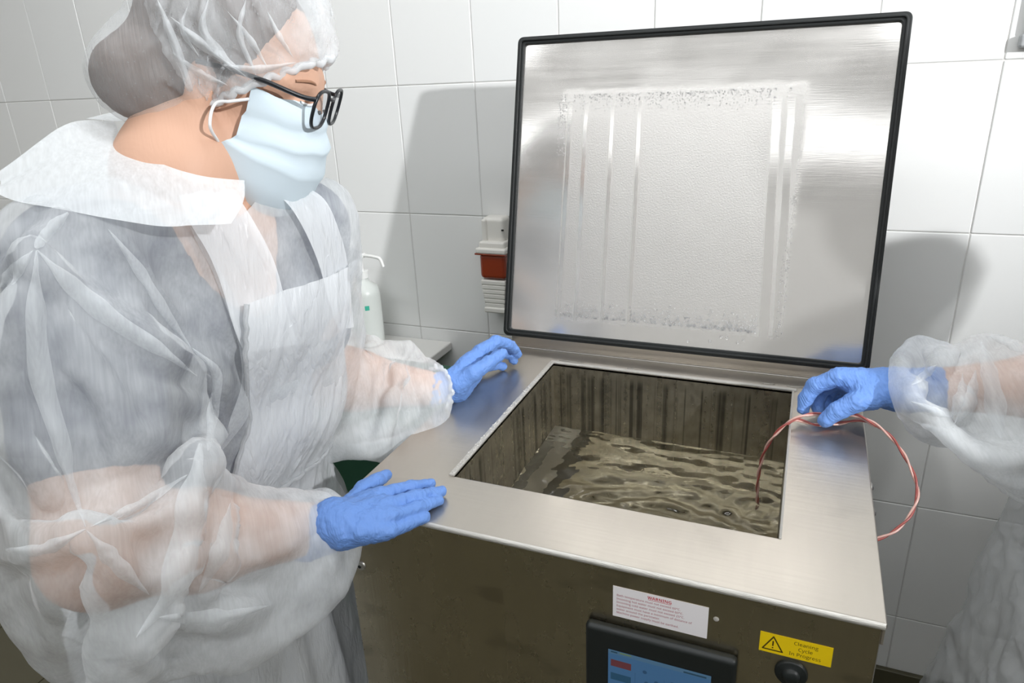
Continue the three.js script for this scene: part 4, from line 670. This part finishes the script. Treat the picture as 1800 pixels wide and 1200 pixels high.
    if (lp.length) { const l = lp[0], pts = []; for (let i = 0; i < l.length; i += 3) pts.push(V(m.pos[3 * l[i]] , m.pos[3 * l[i] + 1], m.pos[3 * l[i] + 2]).addScaledVector(n, 0.002 + 0.0025 * Math.sin(i * 0.9))); pmesh('cap_elastic', tube(pts, 0.0042, pts.length * 3, 8, true), fleeceCollar, cap, P, 'gathered elastic edge of the cap'); }
  }
  // ---- mask ----
  {
    const rws = [[0.008, 0.098, 0.044, 0.066, 0], [-0.004, 0.104, 0.042, 0.069, 0.0015], [-0.018, 0.111, 0.042, 0.071, 0], [-0.024, 0.110, 0.040, 0.071, -0.003], [-0.044, 0.117, 0.034, 0.075, 0.002], [-0.050, 0.113, 0.031, 0.075, -0.002], [-0.076, 0.112, 0.026, 0.080, 0.002], [-0.082, 0.109, 0.020, 0.080, -0.001], [-0.115, 0.096, 0.018, 0.074, 0.002], [-0.140, 0.070, 0.012, 0.052, 0]];
    const rows = rws.map(([u, ff, fe, re, off]) => { const r = []; for (let i = 0; i <= 40; i++) { const a = mix(Math.PI / 2, -Math.PI / 2, i / 40), c = Math.pow(Math.cos(a), 0.85); const sideU = (1 - c) * (u < -0.05 ? 0.034 : u > -0.01 ? 0.008 : 0.010); r.push(H(fe + (ff - fe) * c + off, u + sideU + 0.0012 * Math.sin(i * 0.7 + u * 50), Math.sign(Math.sin(a)) * (re + off) * Math.pow(Math.abs(Math.sin(a)), 0.8))); } return r; });
    const mk = pmesh('face_mask', toGeo(subdivide(gridMesh(rows)), 2), maskOuter, P, P, 'pale blue pleated face mask');
    for (const s of [1, -1]) {
      const ear = H(0.016, -0.006, s * 0.086), c1 = rows[1][s > 0 ? 0 : 40], c2 = rows[7][s > 0 ? 0 : 40];
      pmesh('ear_loop', tube([c1, c1.clone().lerp(ear, 0.5).addScaledVector(R, s * 0.006), ear, ear.clone().lerp(c2, 0.5).addScaledVector(R, s * 0.020), c2], 0.0017, 60, 8), elastic, mk, P);
    }
    pmesh('nose_strip', tube(rows[0].slice(12, 29).map(p => p.clone().addScaledVector(F, 0.001)), 0.0016, 40, 6), maskWhite, mk, P);
  }
  // ---- eyebrows, lashes ----
  const browMat = std({ color: lin(0.36, 0.19, 0.115), roughness: 0.8 });
  for (const s of [1, -1]) { pmesh('eyebrow', tube([H(0.098, 0.027, s * 0.012), H(0.0965, 0.032, s * 0.028), H(0.084, 0.031, s * 0.050)], 0.0017, 20, 6), browMat, P, P); pmesh('eyelash', tube([H(0.094, 0.003, s * 0.020), H(0.096, -0.001, s * 0.032), H(0.088, 0.001, s * 0.045)], 0.0012, 20, 6), hairMat, P, P); }
  // ---- glasses ----
  {
    const G = new THREE.Group(); G.name = 'glasses'; G.userData.label = 'black framed glasses'; P.add(G);
    const blackFrame = std({ color: lin(0.008, 0.010, 0.013), roughness: 0.3 }), lensM = phys({ color: lin(0.97, 0.98, 1), roughness: 0.02, transmission: 1, thickness: 0, ior: 1.5 });
    const lensPt = (s, t, k) => { const c = Math.cos(t), q = Math.sin(t), w = 0.0245 * Math.sign(c) * Math.pow(Math.abs(c), 0.7) * k, h = 0.0205 * Math.sign(q) * Math.pow(Math.abs(q), 0.75) * k; return H(0.112 - 0.8 * (0.035 + w) * (0.035 + w) + h * 0.14, 0.006 + h, s * (0.036 + w)); };
    for (const s of [1, -1]) {
      const loop = []; for (let i = 0; i < 40; i++) loop.push(lensPt(s, i / 40 * Math.PI * 2, 1)); pmesh('rim', tube(loop, 0.0020, 120, 8, true), blackFrame, G, P);
      const pos = []; const ctr = lensPt(s, 0, 0); const idx = []; pos.push(...ctr.toArray()); loop.forEach(p => pos.push(...p.toArray())); for (let i = 0; i < 40; i++) idx.push(0, 1 + i, 1 + (i + 1) % 40); pmesh('lens', toGeo({ pos: new Float32Array(pos), idx }), lensM, G, P);
      const hg = lensPt(s, 0.45, 1.06); pmesh('temple', tube([hg, hg.clone().addScaledVector(F, -0.012).addScaledVector(R, s * 0.004), H(0.06, 0.026, s * 0.077), H(0.020, 0.030, s * 0.078), H(-0.01, 0.030, s * 0.078)], 0.0026, 50, 8), blackFrame, G, P);
      pmesh('nose_pad', (() => { const g = new THREE.SphereGeometry(0.0025, 12, 8); const q = H(0.104, 0.000, s * 0.011); g.translate(q.x, q.y, q.z); return g; })(), blackFrame, G, P);
    }
    pmesh('bridge', tube([lensPt(1, Math.PI - 0.5, 1), H(0.115, 0.016, 0), lensPt(-1, Math.PI - 0.5, 1)], 0.0022, 24, 8), blackFrame, G, P);
  }
  // ---- gloves ----
  {
    const t = (px, py, y) => onY(px, py, y);
    const w = rWr.clone(), y = 0.935;
    const fingers = [
      [[t(612, 893, .938), t(640, 858, .941), t(662, 845, .939), t(679, 835, .934)], [0.0120, 0.0099, 0.0084, 0.0067]],
      [[t(640, 880, .944), t(684, 866, .944), t(724, 856, .938), t(757, 850, .930)], [0.0103, 0.0086, 0.0079, 0.0064]],
      [[t(640, 897, .946), t(688, 886, .945), t(735, 872, .938), t(776, 863, .929)], [0.0103, 0.0088, 0.0081, 0.0065]],
      [[t(640, 915, .945), t(687, 908, .943), t(732, 893, .935), t(771, 879, .927)], [0.0103, 0.0084, 0.0077, 0.0064]],
      [[t(635, 935, .940), t(682, 934, .934), t(718, 920, .928), t(748, 908, .924)], [0.0103, 0.0079, 0.0072, 0.0060]]];
    const palm = [bone(t(610, 902, .940), t(668, 876, .942), 0.0135, 0.0125), bone(t(606, 915, .940), t(672, 893, .943), 0.0145, 0.0125), bone(t(605, 930, .938), t(672, 912, .940), 0.0145, 0.0120), bone(t(605, 940, .934), t(668, 934, .932), 0.0140, 0.0115)];
    const wrist = [bone(t(586, 920, .935), t(612, 918, .938), 0.026, 0.019), bone(rWr.clone().addScaledVector(nR, -0.035), t(590, 922, .934), 0.029, 0.027)];
    pmesh('glove', gloveGeo(fingers, palm, wrist), nitrile, P, P, 'blue rubber glove resting on the bath corner');
    const q = (px, py, d) => at(px, py, d);
    const f2 = [
      [[q(806, 676, 1.115), q(832, 656, 1.112), q(860, 637, 1.125), q(884, 621, 1.14)], [0.015, 0.0125, 0.0105, 0.0080]],
      [[q(815, 645, 1.145), q(845, 618, 1.165), q(872, 600, 1.185), q(890, 604, 1.205), q(905, 614, 1.225)], [0.013, 0.0118, 0.0100, 0.0092, 0.0074]],
      [[q(818, 650, 1.165), q(850, 622, 1.19), q(880, 604, 1.21), q(898, 608, 1.23), q(910, 622, 1.245)], [0.013, 0.0112, 0.0098, 0.0088, 0.0072]],
      [[q(820, 658, 1.18), q(850, 634, 1.21), q(878, 620, 1.23), q(896, 622, 1.245), q(903, 634, 1.255)], [0.013, 0.0108, 0.0092, 0.0084, 0.0070]],
      [[q(820, 668, 1.19), q(845, 648, 1.22), q(868, 640, 1.235), q(884, 644, 1.245)], [0.012, 0.0096, 0.0086, 0.0070]]];
    const pm2 = [bone(q(798, 672, 1.125), q(828, 634, 1.15), 0.018, 0.0145), bone(q(800, 676, 1.135), q(832, 642, 1.165), 0.019, 0.0145), bone(q(802, 682, 1.145), q(832, 654, 1.18), 0.018, 0.0135), bone(q(804, 686, 1.15), q(830, 664, 1.19), 0.0165, 0.0125)];
    pmesh('glove', gloveGeo(f2, pm2, [bone(lWr.clone().addScaledVector(nL, 0.0), q(802, 676, 1.135), 0.0265, 0.021)]), nitrile, P, P, 'blue rubber glove of the far hand');
  }
}
// ---------- the second person, whose arm reaches in with the wire ----------
{
  const C = V(1.450, 0, 0.560);
  const P = person('person in white gown reaching in from the side to hold a twisted wire', [C.x, 0, C.z]);
  const NB = V(1.480, 1.315, 0.540), rSh = V(1.500, 1.25, 0.390), lSh = V(1.480, 1.25, 0.700), rEl = V(1.320, 1.03, 0.500), wr = at(1596, 686, 0.985), lEl = V(1.470, 0.98, 0.760), lWr = V(1.350, 0.88, 0.930);
  const F = V(-0.90, -0.30, -0.05).normalize(), R = V(-0.05, 0, -0.998).normalize(), U = R.clone().cross(F).normalize(), Hc = V(1.500, 1.44, 0.585);
  const H = (f, u, r) => Hc.clone().addScaledVector(F, f).addScaledVector(U, u).addScaledVector(R, r);
  const L = (x, y, z) => { const a = x - Hc.x, b = y - Hc.y, c = z - Hc.z; return [a * F.x + b * F.y + c * F.z, a * U.x + b * U.y + c * U.z, a * R.x + b * R.y + c * R.z]; };
  const ell = (p, cx, cy, cz, rx, ry, rz) => { const x = (p[0] - cx) / rx, y = (p[1] - cy) / ry, z = (p[2] - cz) / rz; return (Math.sqrt(x * x + y * y + z * z) - 1) * Math.min(rx, ry, rz); };
  const headF = (x, y, z) => { const p = L(x, y, z), q = [p[0], p[1], Math.abs(p[2])]; let d = ell(p, -0.01, 0.045, 0, 0.096, 0.092, 0.074); d = smin(d, ell(p, 0.045, -0.03, 0, 0.055, 0.082, 0.056), 0.03); d = smin(d, dBone([0.092, 0.012, 0, 0.114, -0.034, 0, 0.0075, 0.012], ...p), 0.012); d = smin(d, dBone([0.082, 0.03, 0.012, 0.07, 0.03, 0.048, 0.011, 0.012], ...q), 0.018); d = smax(d, -dBone([0.098, 0.006, 0.03, 0.088, 0.004, 0.046, 0.011, 0.009], ...q), 0.012); d = smin(d, dBone([0.08, 0.005, 0.031, 0.08, 0.005, 0.031, 0.0125, 0.0125], ...q), 0.003); d = smin(d, dBone([0.09, -0.07, 0, 0.078, -0.07, 0.018, 0.009, 0.005], ...q), 0.006); d = smin(d, ell(q, -0.004, -0.004, 0.077, 0.019, 0.032, 0.010), 0.006); d = smin(d, dBone(bone(H(-0.03, -0.05, 0), NB, 0.054, 0.06), x, y, z), 0.03); return d; };
  const trunk = (d) => [bone(rSh, lSh, 0.05 + d), ...chain([V(1.490, 1.18, 0.470), V(1.470, 0.98, 0.490), V(1.460, 0.80, 0.500)], [0.09 + d, 0.105 + d, 0.12 + d]), ...chain([V(1.480, 1.18, 0.620), V(1.460, 0.98, 0.610), V(1.460, 0.80, 0.610)], [0.09 + d, 0.105 + d, 0.12 + d]), bone(NB, V(1.480, 1.18, 0.540), 0.06 + d, 0.09 + d)];
  const arms = [...chain([rSh, rEl, rEl.clone().lerp(wr, 0.35), wr], [0.054, 0.044, 0.042, 0.027]), ...chain([lSh, lEl, lEl.clone().lerp(lWr, 0.35), lWr, lWr.clone().add(V(-0.03, -0.03, 0.08))], [0.054, 0.044, 0.042, 0.027, 0.026])];
  const legs = [-1, 1].flatMap(s => chain([V(1.460, 0.80, 0.555 + s * 0.06), V(1.450, 0.45, 0.555 + s * 0.09), V(1.470, 0.07, 0.555 + s * 0.10)], [0.09, 0.06, 0.04]));
  const hm = surfaceNets(headF, [1.30, 1.22, 0.38], [1.70, 1.64, 0.77], 0.005), bm = surfaceNets(blend([...trunk(0), ...arms, ...legs], 0.03), [1.03, 0.02, 0.26], [1.70, 1.38, 1.10], 0.013);
  pmesh('body', mergeGeometries([toGeo(bm, 4), toGeo(hm, 4)]), skin, P, P);
  const tunB = [...trunk(0.008), ...chain([rSh, rSh.clone().lerp(rEl, 0.7)], [0.064, 0.062]), ...chain([lSh, lSh.clone().lerp(lEl, 0.7)], [0.064, 0.062])], tf = blend(tunB, 0.03);
  pmesh('tunic', toGeo(surfaceNets((x, y, z) => Math.max(tf(x, y, z), 0.64 - y, -dBone(bone(NB, V(1.30, 1.15, 0.54), 0.08, 0.01), x, y, z)), [1.2, 0.6, 0.24], [1.70, 1.38, 0.90], 0.012), 3), scrubsGreen, P, P);
  pmesh('trousers', toGeo(surfaceNets(blend([...legs.map(b => [...b.slice(0, 6), b[6] + 0.012, b[7] + 0.02]), bone(V(1.460, 0.82, 0.510), V(1.460, 0.82, 0.600), 0.125)], 0.04), [1.2, 0.03, 0.24], [1.70, 0.97, 0.87], 0.015), 3), scrubsGreen, P, P);
  for (const s of [-1, 1]) pmesh('shoe', toGeo(surfaceNets((x, y, z) => Math.max(smin(dBone(bone(V(1.500, 0.035, 0.555 + s * 0.10), V(1.360, 0.025, 0.555 + s * 0.115), 0.042, 0.036), x, y, z), dBone(bone(V(1.485, 0.05, 0.555 + s * 0.10), V(1.475, 0.10, 0.555 + s * 0.10), 0.044, 0.042), x, y, z), 0.03), -y + 0.001), [1.25, -0.01, 0.33], [1.62, 0.17, 0.79], 0.009), 3), maskWhite, P, P);
  // gown
  const gw = [bone(rSh, lSh, 0.068), ...chain([V(1.490, 1.18, 0.470), V(1.470, 0.98, 0.485), V(1.450, 0.80, 0.480), V(1.450, 0.42, 0.470)], [0.115, 0.165, 0.215, 0.29]), ...chain([V(1.480, 1.18, 0.620), V(1.460, 0.98, 0.620), V(1.450, 0.80, 0.630), V(1.450, 0.42, 0.650)], [0.115, 0.165, 0.215, 0.29])];
  const slR = chain([rSh, rEl, at(1780, 690, 0.895), at(1690, 676, 0.935), at(1632, 682, 0.965), wr], [0.066, 0.072, 0.076, 0.068, 0.056, 0.030]), slL = chain([lSh, lEl, lEl.clone().lerp(lWr, 0.5), lWr], [0.068, 0.085, 0.075, 0.034]);
  const nR = wr.clone().sub(at(1632, 682, 0.965)).normalize(), nL = lWr.clone().sub(lEl).normalize();
  const cutPlane = (p, n) => (x, y, z) => (Math.hypot(x - p.x, y - p.y, z - p.z) < 0.14 ? (x - p.x) * n.x + (y - p.y) * n.y + (z - p.z) * n.z : -1);
  const nc = bone(NB.clone().add(V(0, 0.12, 0)), NB.clone().add(V(0, -0.02, 0)), 0.07, 0.075);
  const near = (m, l, p, r) => { let x = 0, y = 0, z = 0; for (const i of l) { x += m.pos[3 * i]; y += m.pos[3 * i + 1]; z += m.pos[3 * i + 2]; } return Math.hypot(x / l.length - p.x, y / l.length - p.y, z / l.length - p.z) < r; };
  const tg = blend(gw, 0.035);
  const gown = makeGown({
    bones: [...gw, ...slR, ...slL], cuts: [cutPlane(wr.clone().addScaledVector(nR, 0.006), nR), cutPlane(lWr.clone().addScaledVector(nL, 0.012), nL), (x, y, z) => 0.38 - y, (x, y, z) => -dBone(nc, x, y, z)], lo: [1.02, 0.34, 0.12], hi: [1.80, 1.42, 1.10], cell: 0.0115, steps: 90, body: blend([...tunB, ...arms], 0.02),
    rest: (Q, a, b) => 1.05, pinLoop: (m, l) => near(m, l, wr, 0.06) || near(m, l, lWr, 0.06) || near(m, l, NB, 0.10),
    handles: [at(1605, 592, 0.985), at(1760, 782, 0.93), at(1668, 756, 0.90), at(1620, 758, 0.985), at(1750, 585, 0.93)],
  });
  crease(gown, [[[[1595, 690], [1640, 660], [1665, 600]], 0.009, 0.013], [[[1595, 700], [1668, 732], [1690, 690], [1692, 650]], 0.011, 0.012], [[[1672, 750], [1705, 700], [1720, 620]], 0.011, 0.013], [[[1720, 600], [1740, 680], [1758, 780]], 0.012, 0.015], [[[1750, 640], [1775, 620], [1798, 605]], 0.010, 0.013]]);
  { const g0 = toGeo(gown).attributes.normal; for (let i = 0; i < gown.pos.length / 3; i++) { const x = gown.pos[3 * i], y = gown.pos[3 * i + 1], z = gown.pos[3 * i + 2], low = smooth(0.95, 0.85, y), r = 1 - Math.abs(fbm(x * 9, y * 7, z * 9 + 3, 2)) * 3.2, r2 = 1 - Math.abs(fbm(x * 26, y * 18, z * 26 + 9, 2)) * 3.2, h = 0.005 * r + mix(0.0018, 0.006, low) * r2; gown.pos[3 * i] += g0.getX(i) * h; gown.pos[3 * i + 1] += g0.getY(i) * h; gown.pos[3 * i + 2] += g0.getZ(i) * h; } }
  const isSkirt = (i) => gown.pos[3 * i + 1] < 0.93 && tg(gown.pos[3 * i], gown.pos[3 * i + 1], gown.pos[3 * i + 2]) < 0.035;
  const upper = dropFaces(gown, isSkirt), skirtIdx = []; for (let i = 0; i < gown.idx.length; i += 3) if (isSkirt(gown.idx[i]) && isSkirt(gown.idx[i + 1]) && isSkirt(gown.idx[i + 2])) skirtIdx.push(gown.idx[i], gown.idx[i + 1], gown.idx[i + 2]);
  const gm = pmesh('gown', mottle(toGeo(upper, 1)), fleece, P, P, 'white see-through gown sleeve with gathered cuff');
  pmesh('apron', toGeo(compact({ pos: gown.pos, idx: skirtIdx }), 1.4), filmClear, P, P, 'crinkled clear plastic apron skirt');
  { const find = finder(gown); for (const [pts, w] of [[[[1602, 676], [1630, 655], [1648, 640]], [16, 18, 8]], [[[1602, 706], [1640, 722], [1668, 732]], [12, 18, 14]], [[[1672, 735], [1688, 700], [1692, 655]], [22, 26, 8]], [[[1675, 752], [1704, 705], [1715, 650]], [16, 30, 20]], [[[1725, 600], [1742, 670], [1760, 770]], [20, 40, 44]], [[[1740, 590], [1770, 600], [1798, 618]], [14, 20, 20]]]) { const g = pleat(find, pts, w); if (g) pmesh('fold', g, fleeceFold, gm, P); } }
  { const a = V(0, 1, 0).cross(nR).normalize(), b = nR.clone().cross(a), pts = []; for (let i = 0; i < 72; i++) { const t = i / 72 * Math.PI * 2, w = 0.031 + 0.0022 * Math.sin(t * 17) + 0.0015 * Math.sin(t * 11 + 1); pts.push(wr.clone().addScaledVector(a, Math.cos(t) * w).addScaledVector(b, Math.sin(t) * w).addScaledVector(nR, 0.005 + 0.002 * Math.sin(t * 13))); } pmesh('cuff', tube(pts, 0.0028, 144, 8, true), fleeceCollar, P, P); }
  // cap
  { const n = U.clone().multiplyScalar(0.96).addScaledVector(F, -0.25).normalize(), a = H(0.09, 0.05, 0); const plane = (x, y, z) => -((x - a.x) * n.x + (y - a.y) * n.y + (z - a.z) * n.z);
    const cf = (x, y, z) => { const p = L(x, y, z); const rd = 1 - Math.abs(noise(p[0] * 26, p[1] * 20, p[2] * 30)) * 2.2; return Math.max(ell(p, -0.012, 0.055, 0, 0.118, 0.112, 0.098) - 0.006 * rd, plane(x, y, z)); };
    let m = surfaceNets(cf, [1.28, 1.26, 0.38], [1.72, 1.68, 0.79], 0.007); m = dropFaces(m, i => plane(m.pos[3 * i], m.pos[3 * i + 1], m.pos[3 * i + 2]) > -0.004); pmesh('hair_cap', mottle(toGeo(m, 2)), fleece, P, P);
    pmesh('hair', toGeo(surfaceNets((x, y, z) => { const p = L(x, y, z); return Math.max(ell(p, -0.016, 0.05, 0, 0.103, 0.098, 0.083), plane(x, y, z) + 0.004, -ell(p, 0.09, -0.012, 0, 0.07, 0.085, 0.12)); }, [1.28, 1.26, 0.38], [1.72, 1.68, 0.79], 0.008), 6), hairMat, P, P); }
  // mask
  { const rows = [[0.008, 0.104, 0.044, 0.066], [-0.03, 0.122, 0.036, 0.072], [-0.07, 0.122, 0.01, 0.076], [-0.11, 0.10, -0.004, 0.072], [-0.138, 0.07, 0.012, 0.054]].map(([u, ff, fe, re]) => { const r = []; for (let i = 0; i <= 24; i++) { const a = mix(Math.PI / 2, -Math.PI / 2, i / 24); r.push(H(fe + (ff - fe) * Math.pow(Math.max(0, Math.cos(a)), 0.85), u, Math.sign(Math.sin(a)) * re * Math.pow(Math.abs(Math.sin(a)), 0.8))); } return r; }); pmesh('face_mask', toGeo(subdivide(gridMesh(rows)), 2), maskOuter, P, P); }
  // gloves
  const q = (px, py, d) => at(px, py, d);
  const fingers = [
    [[q(1535, 698, 0.978), q(1502, 707, 0.972), q(1472, 722, 0.978), q(1451, 739, 0.984)], [0.0165, 0.0135, 0.0120, 0.0098]],
    [[q(1510, 668, 0.995), q(1472, 663, 1.0), q(1432, 678, 1.012), q(1417, 700, 1.018), q(1412, 719, 1.018)], [0.0150, 0.0128, 0.0110, 0.0096, 0.0080]],
    [[q(1512, 670, 1.01), q(1478, 666, 1.022), q(1444, 684, 1.036), q(1436, 704, 1.034), q(1437, 719, 1.026)], [0.0145, 0.0122, 0.0104, 0.0092, 0.0080]],
    [[q(1515, 674, 1.025), q(1484, 670, 1.038), q(1456, 688, 1.050), q(1450, 705, 1.044), q(1456, 716, 1.034)], [0.0135, 0.0115, 0.0096, 0.0088, 0.0076]],
    [[q(1520, 678, 1.035), q(1492, 675, 1.048), q(1470, 692, 1.056), q(1465, 706, 1.05)], [0.0125, 0.0102, 0.0086, 0.0074]]];
  const palm = [bone(q(1560, 676, 0.992), q(1490, 666, 1.0), 0.021, 0.016), bone(q(1560, 686, 0.980), q(1518, 692, 0.982), 0.021, 0.017), bone(q(1560, 680, 1.005), q(1495, 670, 1.022), 0.020, 0.0155), bone(q(1560, 684, 1.015), q(1502, 676, 1.038), 0.018, 0.014)];
  pmesh('glove', gloveGeo(fingers, palm, [bone(q(1588, 686, 0.985), q(1560, 683, 0.994), 0.0265, 0.025), bone(q(1640, 684, 0.965), q(1588, 686, 0.985), 0.031, 0.0275)]), nitrile, P, P, 'blue rubber glove pinching the wire');
  const w2 = lWr, fwd = V(-0.25, -0.25, 0.93).normalize(), side = V(-0.95, 0.1, -0.25).normalize(), K = (a, b, c) => w2.clone().addScaledVector(fwd, a).addScaledVector(side, b).add(V(0, c, 0));
  pmesh('glove', gloveGeo([[[K(0.04, 0.02, 0), K(0.07, 0.045, -0.01), K(0.095, 0.055, -0.02)], [0.013, 0.011, 0.009]], ...[0, 1, 2, 3].map(i => [[K(0.07, 0.026 - i * 0.018, 0), K(0.11, 0.028 - i * 0.019, -0.008), K(0.145 - Math.abs(i - 1) * 0.008, 0.028 - i * 0.02, -0.03)], [0.012, 0.0105, 0.008]])], [0, 1, 2, 3].map(i => bone(K(0.02, 0.016 - i * 0.011, 0), K(0.075, 0.026 - i * 0.018, 0), 0.017, 0.013)), [bone(K(-0.03, 0, 0), K(0.02, 0, 0), 0.03, 0.024)], 0.004), nitrile, P, P);
}

// ---------- twisted wire ----------
{
  const W = thing('twisted_wire', 'red and white twisted wire looping from the gloved hand into the water', 'wire', [1.0, 0.94, 0.5]);
  const o = W.position, red = phys({ color: lin(0.30, 0.06, 0.05), roughness: 0.28, clearcoat: 0.4 }), pale = phys({ color: lin(0.60, 0.36, 0.31), roughness: 0.28, clearcoat: 0.4 });
  const paths = [
    [[1331, 905, 1.080], [1331, 880, 1.066], [1334, 830, 1.04], [1348, 785, 1.018], [1378, 748, 1.002], [1410, 731, 0.995], [1442, 727, 0.995], [1475, 728, 0.985], [1512, 732, 0.968], [1560, 762, 0.945], [1596, 812, 0.925], [1613, 865, 0.912], [1600, 905, 0.905], [1570, 935, 0.902], [1537, 949, 0.905], [1490, 965, 0.93]],
    [[1384, 745, 1.006], [1400, 738, 1.008], [1434, 746, 1.000], [1475, 744, 1.0], [1512, 738, 0.99], [1540, 748, 0.965]]];
  paths.forEach((pp) => {
    const c = curve(pp.map(a => at(...a))), N = Math.round(c.getLength() / 0.0022), fr = c.computeFrenetFrames(N, false);
    for (const [k, m] of [[0, red], [1, pale]]) { const pts = []; for (let i = 0; i <= N; i++) { const a = i * 0.0022 / 0.055 * Math.PI * 2 + k * Math.PI; pts.push(c.getPointAt(i / N).addScaledVector(fr.normals[i], 0.0013 * Math.cos(a)).addScaledVector(fr.binormals[i], 0.0013 * Math.sin(a)).sub(o)); } mesh('strand', new THREE.TubeGeometry(new THREE.CatmullRomCurve3(pts), N * 2, 0.00155, 7), m, W, null, k ? 'pale clear strand' : 'red strand'); }
  });
}

// ---------- soap dispenser on the wall ----------
{
  const D = thing('soap_dispenser', 'white wall soap dispenser with amber tank beside the raised lid', 'soap dispenser', [0.246, 0.874, 0]);
  const white = std({ color: lin(0.80, 0.78, 0.73), roughness: 0.42 }), amber = phys({ color: lin(0.42, 0.06, 0.018), roughness: 0.12, transmission: 0.35, thickness: 0.02, ior: 1.45, clearcoat: 0.5 });
  mesh('bracket', merge([box(0.056, 0.062, 0.045, 0, 0.202, 0.0235, 0.010, 4), box(0.014, 0.06, 0.05, -0.02, 0.2, 0.026, 0.006, 3), box(0.066, 0.018, 0.058, 0, 0.170, 0.030, 0.006, 3), box(0.078, 0.014, 0.066, 0, 0.158, 0.034, 0.005, 3)]), white, D);
  mesh('bracket_screw', (() => { const c = cyl(0.003, 0.003, 0.003, 0.026, 0.205, 0.0475, 14); c.rotateX(0); return c; })(), rubber, D);
  mesh('tank', merge([box(0.066, 0.062, 0.056, 0, 0.120, 0.032, 0.010, 4), box(0.078, 0.004, 0.064, -0.002, 0.150, 0.034, 0.0015)]), amber, D, null, 'amber see-through soap tank');
  const ribs = []; for (let i = 0; i < 6; i++) { const t = i / 5, w = mix(0.063, 0.052, t); ribs.push(box(w, 0.0125, mix(0.054, 0.046, t), -0.001, 0.080 - i * 0.0115, 0.032, 0.0035, 3)); }
  mesh('pump', merge([...ribs, box(0.058, 0.015, 0.050, 0, 0.011, 0.033, 0.005, 3)]), white, D, null, 'ribbed white push pump');
  mesh('nozzle', tube([V(0.030, 0.086, 0.020), V(0.036, 0.06, 0.022), V(0.028, 0.028, 0.022)], 0.006, 20, 10), std({ color: lin(0.06, 0.015, 0.01), roughness: 0.4 }), D);
}
// ---------- shelf, pump bottle, green bin ----------
{
  const shelfM = std({ color: lin(0.78, 0.77, 0.74), roughness: 0.4 });
  const S = thing('wall_shelf', 'white wall shelf carrying the pump bottle', 'shelf', [-0.14, 0.745, 0]);
  mesh('board', box(0.46, 0.022, 0.15, 0, 0.011, 0.0755, 0.004), shelfM, S);
  for (const x of [-0.17, 0.17]) mesh('bracket', merge([box(0.02, 0.09, 0.006, x, -0.046, 0.004, 0.001), box(0.02, 0.006, 0.12, x, -0.004, 0.062, 0.001)]), shelfM, S);
  const B = thing('pump_bottle', 'white pump bottle with a green mark on the wall shelf', 'bottle', [-0.115, 0.768, 0.07]);
  const plastic = phys({ color: lin(0.80, 0.83, 0.80), roughness: 0.35, transmission: 0.25, thickness: 0 }), white = std({ color: lin(0.84, 0.84, 0.82), roughness: 0.35 });
  mesh('bottle', new THREE.LatheGeometry([[0, 0], [0.036, 0], [0.040, 0.004], [0.040, 0.135], [0.036, 0.155], [0.016, 0.170], [0.014, 0.182]].map(a => new THREE.Vector2(...a)), 32), plastic, B);
  mesh('collar', cyl(0.017, 0.017, 0.018, 0, 0.188, 0), white, B);
  mesh('pump_stem', cyl(0.006, 0.006, 0.04, 0, 0.214, 0), white, B);
  mesh('spout', merge([box(0.026, 0.012, 0.022, 0.0, 0.236, 0, 0.004), tube([V(0.0, 0.238, 0), V(0.045, 0.236, 0.003), V(0.062, 0.232, 0.004), V(0.070, 0.212, 0.004)], 0.0042, 30, 10)]), white, B);
  mesh('label_mark', (() => { const g = new THREE.CylinderGeometry(0.0403, 0.0403, 0.012, 10, 1, true, 0.55, 0.28); g.translate(0, 0.108, 0); return g; })(), std({ color: lin(0.05, 0.42, 0.30), roughness: 0.5, side: THREE.DoubleSide }), B, null, 'small green print');
  const G = thing('waste_bin', 'dark green plastic waste bin standing behind the person by the tiled wall', 'bin', [0.02, 0, 0.34]);
  const green = std({ color: lin(0.016, 0.085, 0.046), roughness: 0.55 });
  const taper = (g, k) => { const p = g.attributes.position; for (let i = 0; i < p.count; i++) { const s = mix(k, 1, clamp(p.getY(i) / 0.76)); p.setX(i, p.getX(i) * s); p.setZ(i, p.getZ(i) * s); } g.computeVertexNormals(); return g; };
  mesh('bin_body', taper(box(0.47, 0.76, 0.27, 0, 0.381, 0, 0.03, 4), 0.84), green, G);
  mesh('bin_lid', merge([box(0.50, 0.03, 0.30, 0, 0.777, 0, 0.012, 3), box(0.12, 0.018, 0.024, 0, 0.780, 0.158, 0.006)]), green, G);
  const K = thing('wall_dispenser', 'grey wall dispenser at the edge of the tiled wall', 'dispenser', [1.268, 1.418, 0]);
  const grey = std({ color: lin(0.38, 0.39, 0.40), roughness: 0.5 });
  mesh('housing', merge([box(0.10, 0.20, 0.014, 0.002, 0.122, 0.008, 0.005, 3), box(0.086, 0.030, 0.012, 0.004, 0.04, 0.007, 0.004, 3)]), grey, K);
  mesh('tray', box(0.108, 0.022, 0.018, 0, 0.011, 0.010, 0.005, 3), grey, K);
}
scene.traverse(o => { if (o.isMesh) { o.castShadow = true; o.receiveShadow = true; } });
renderer.render(scene, camera);
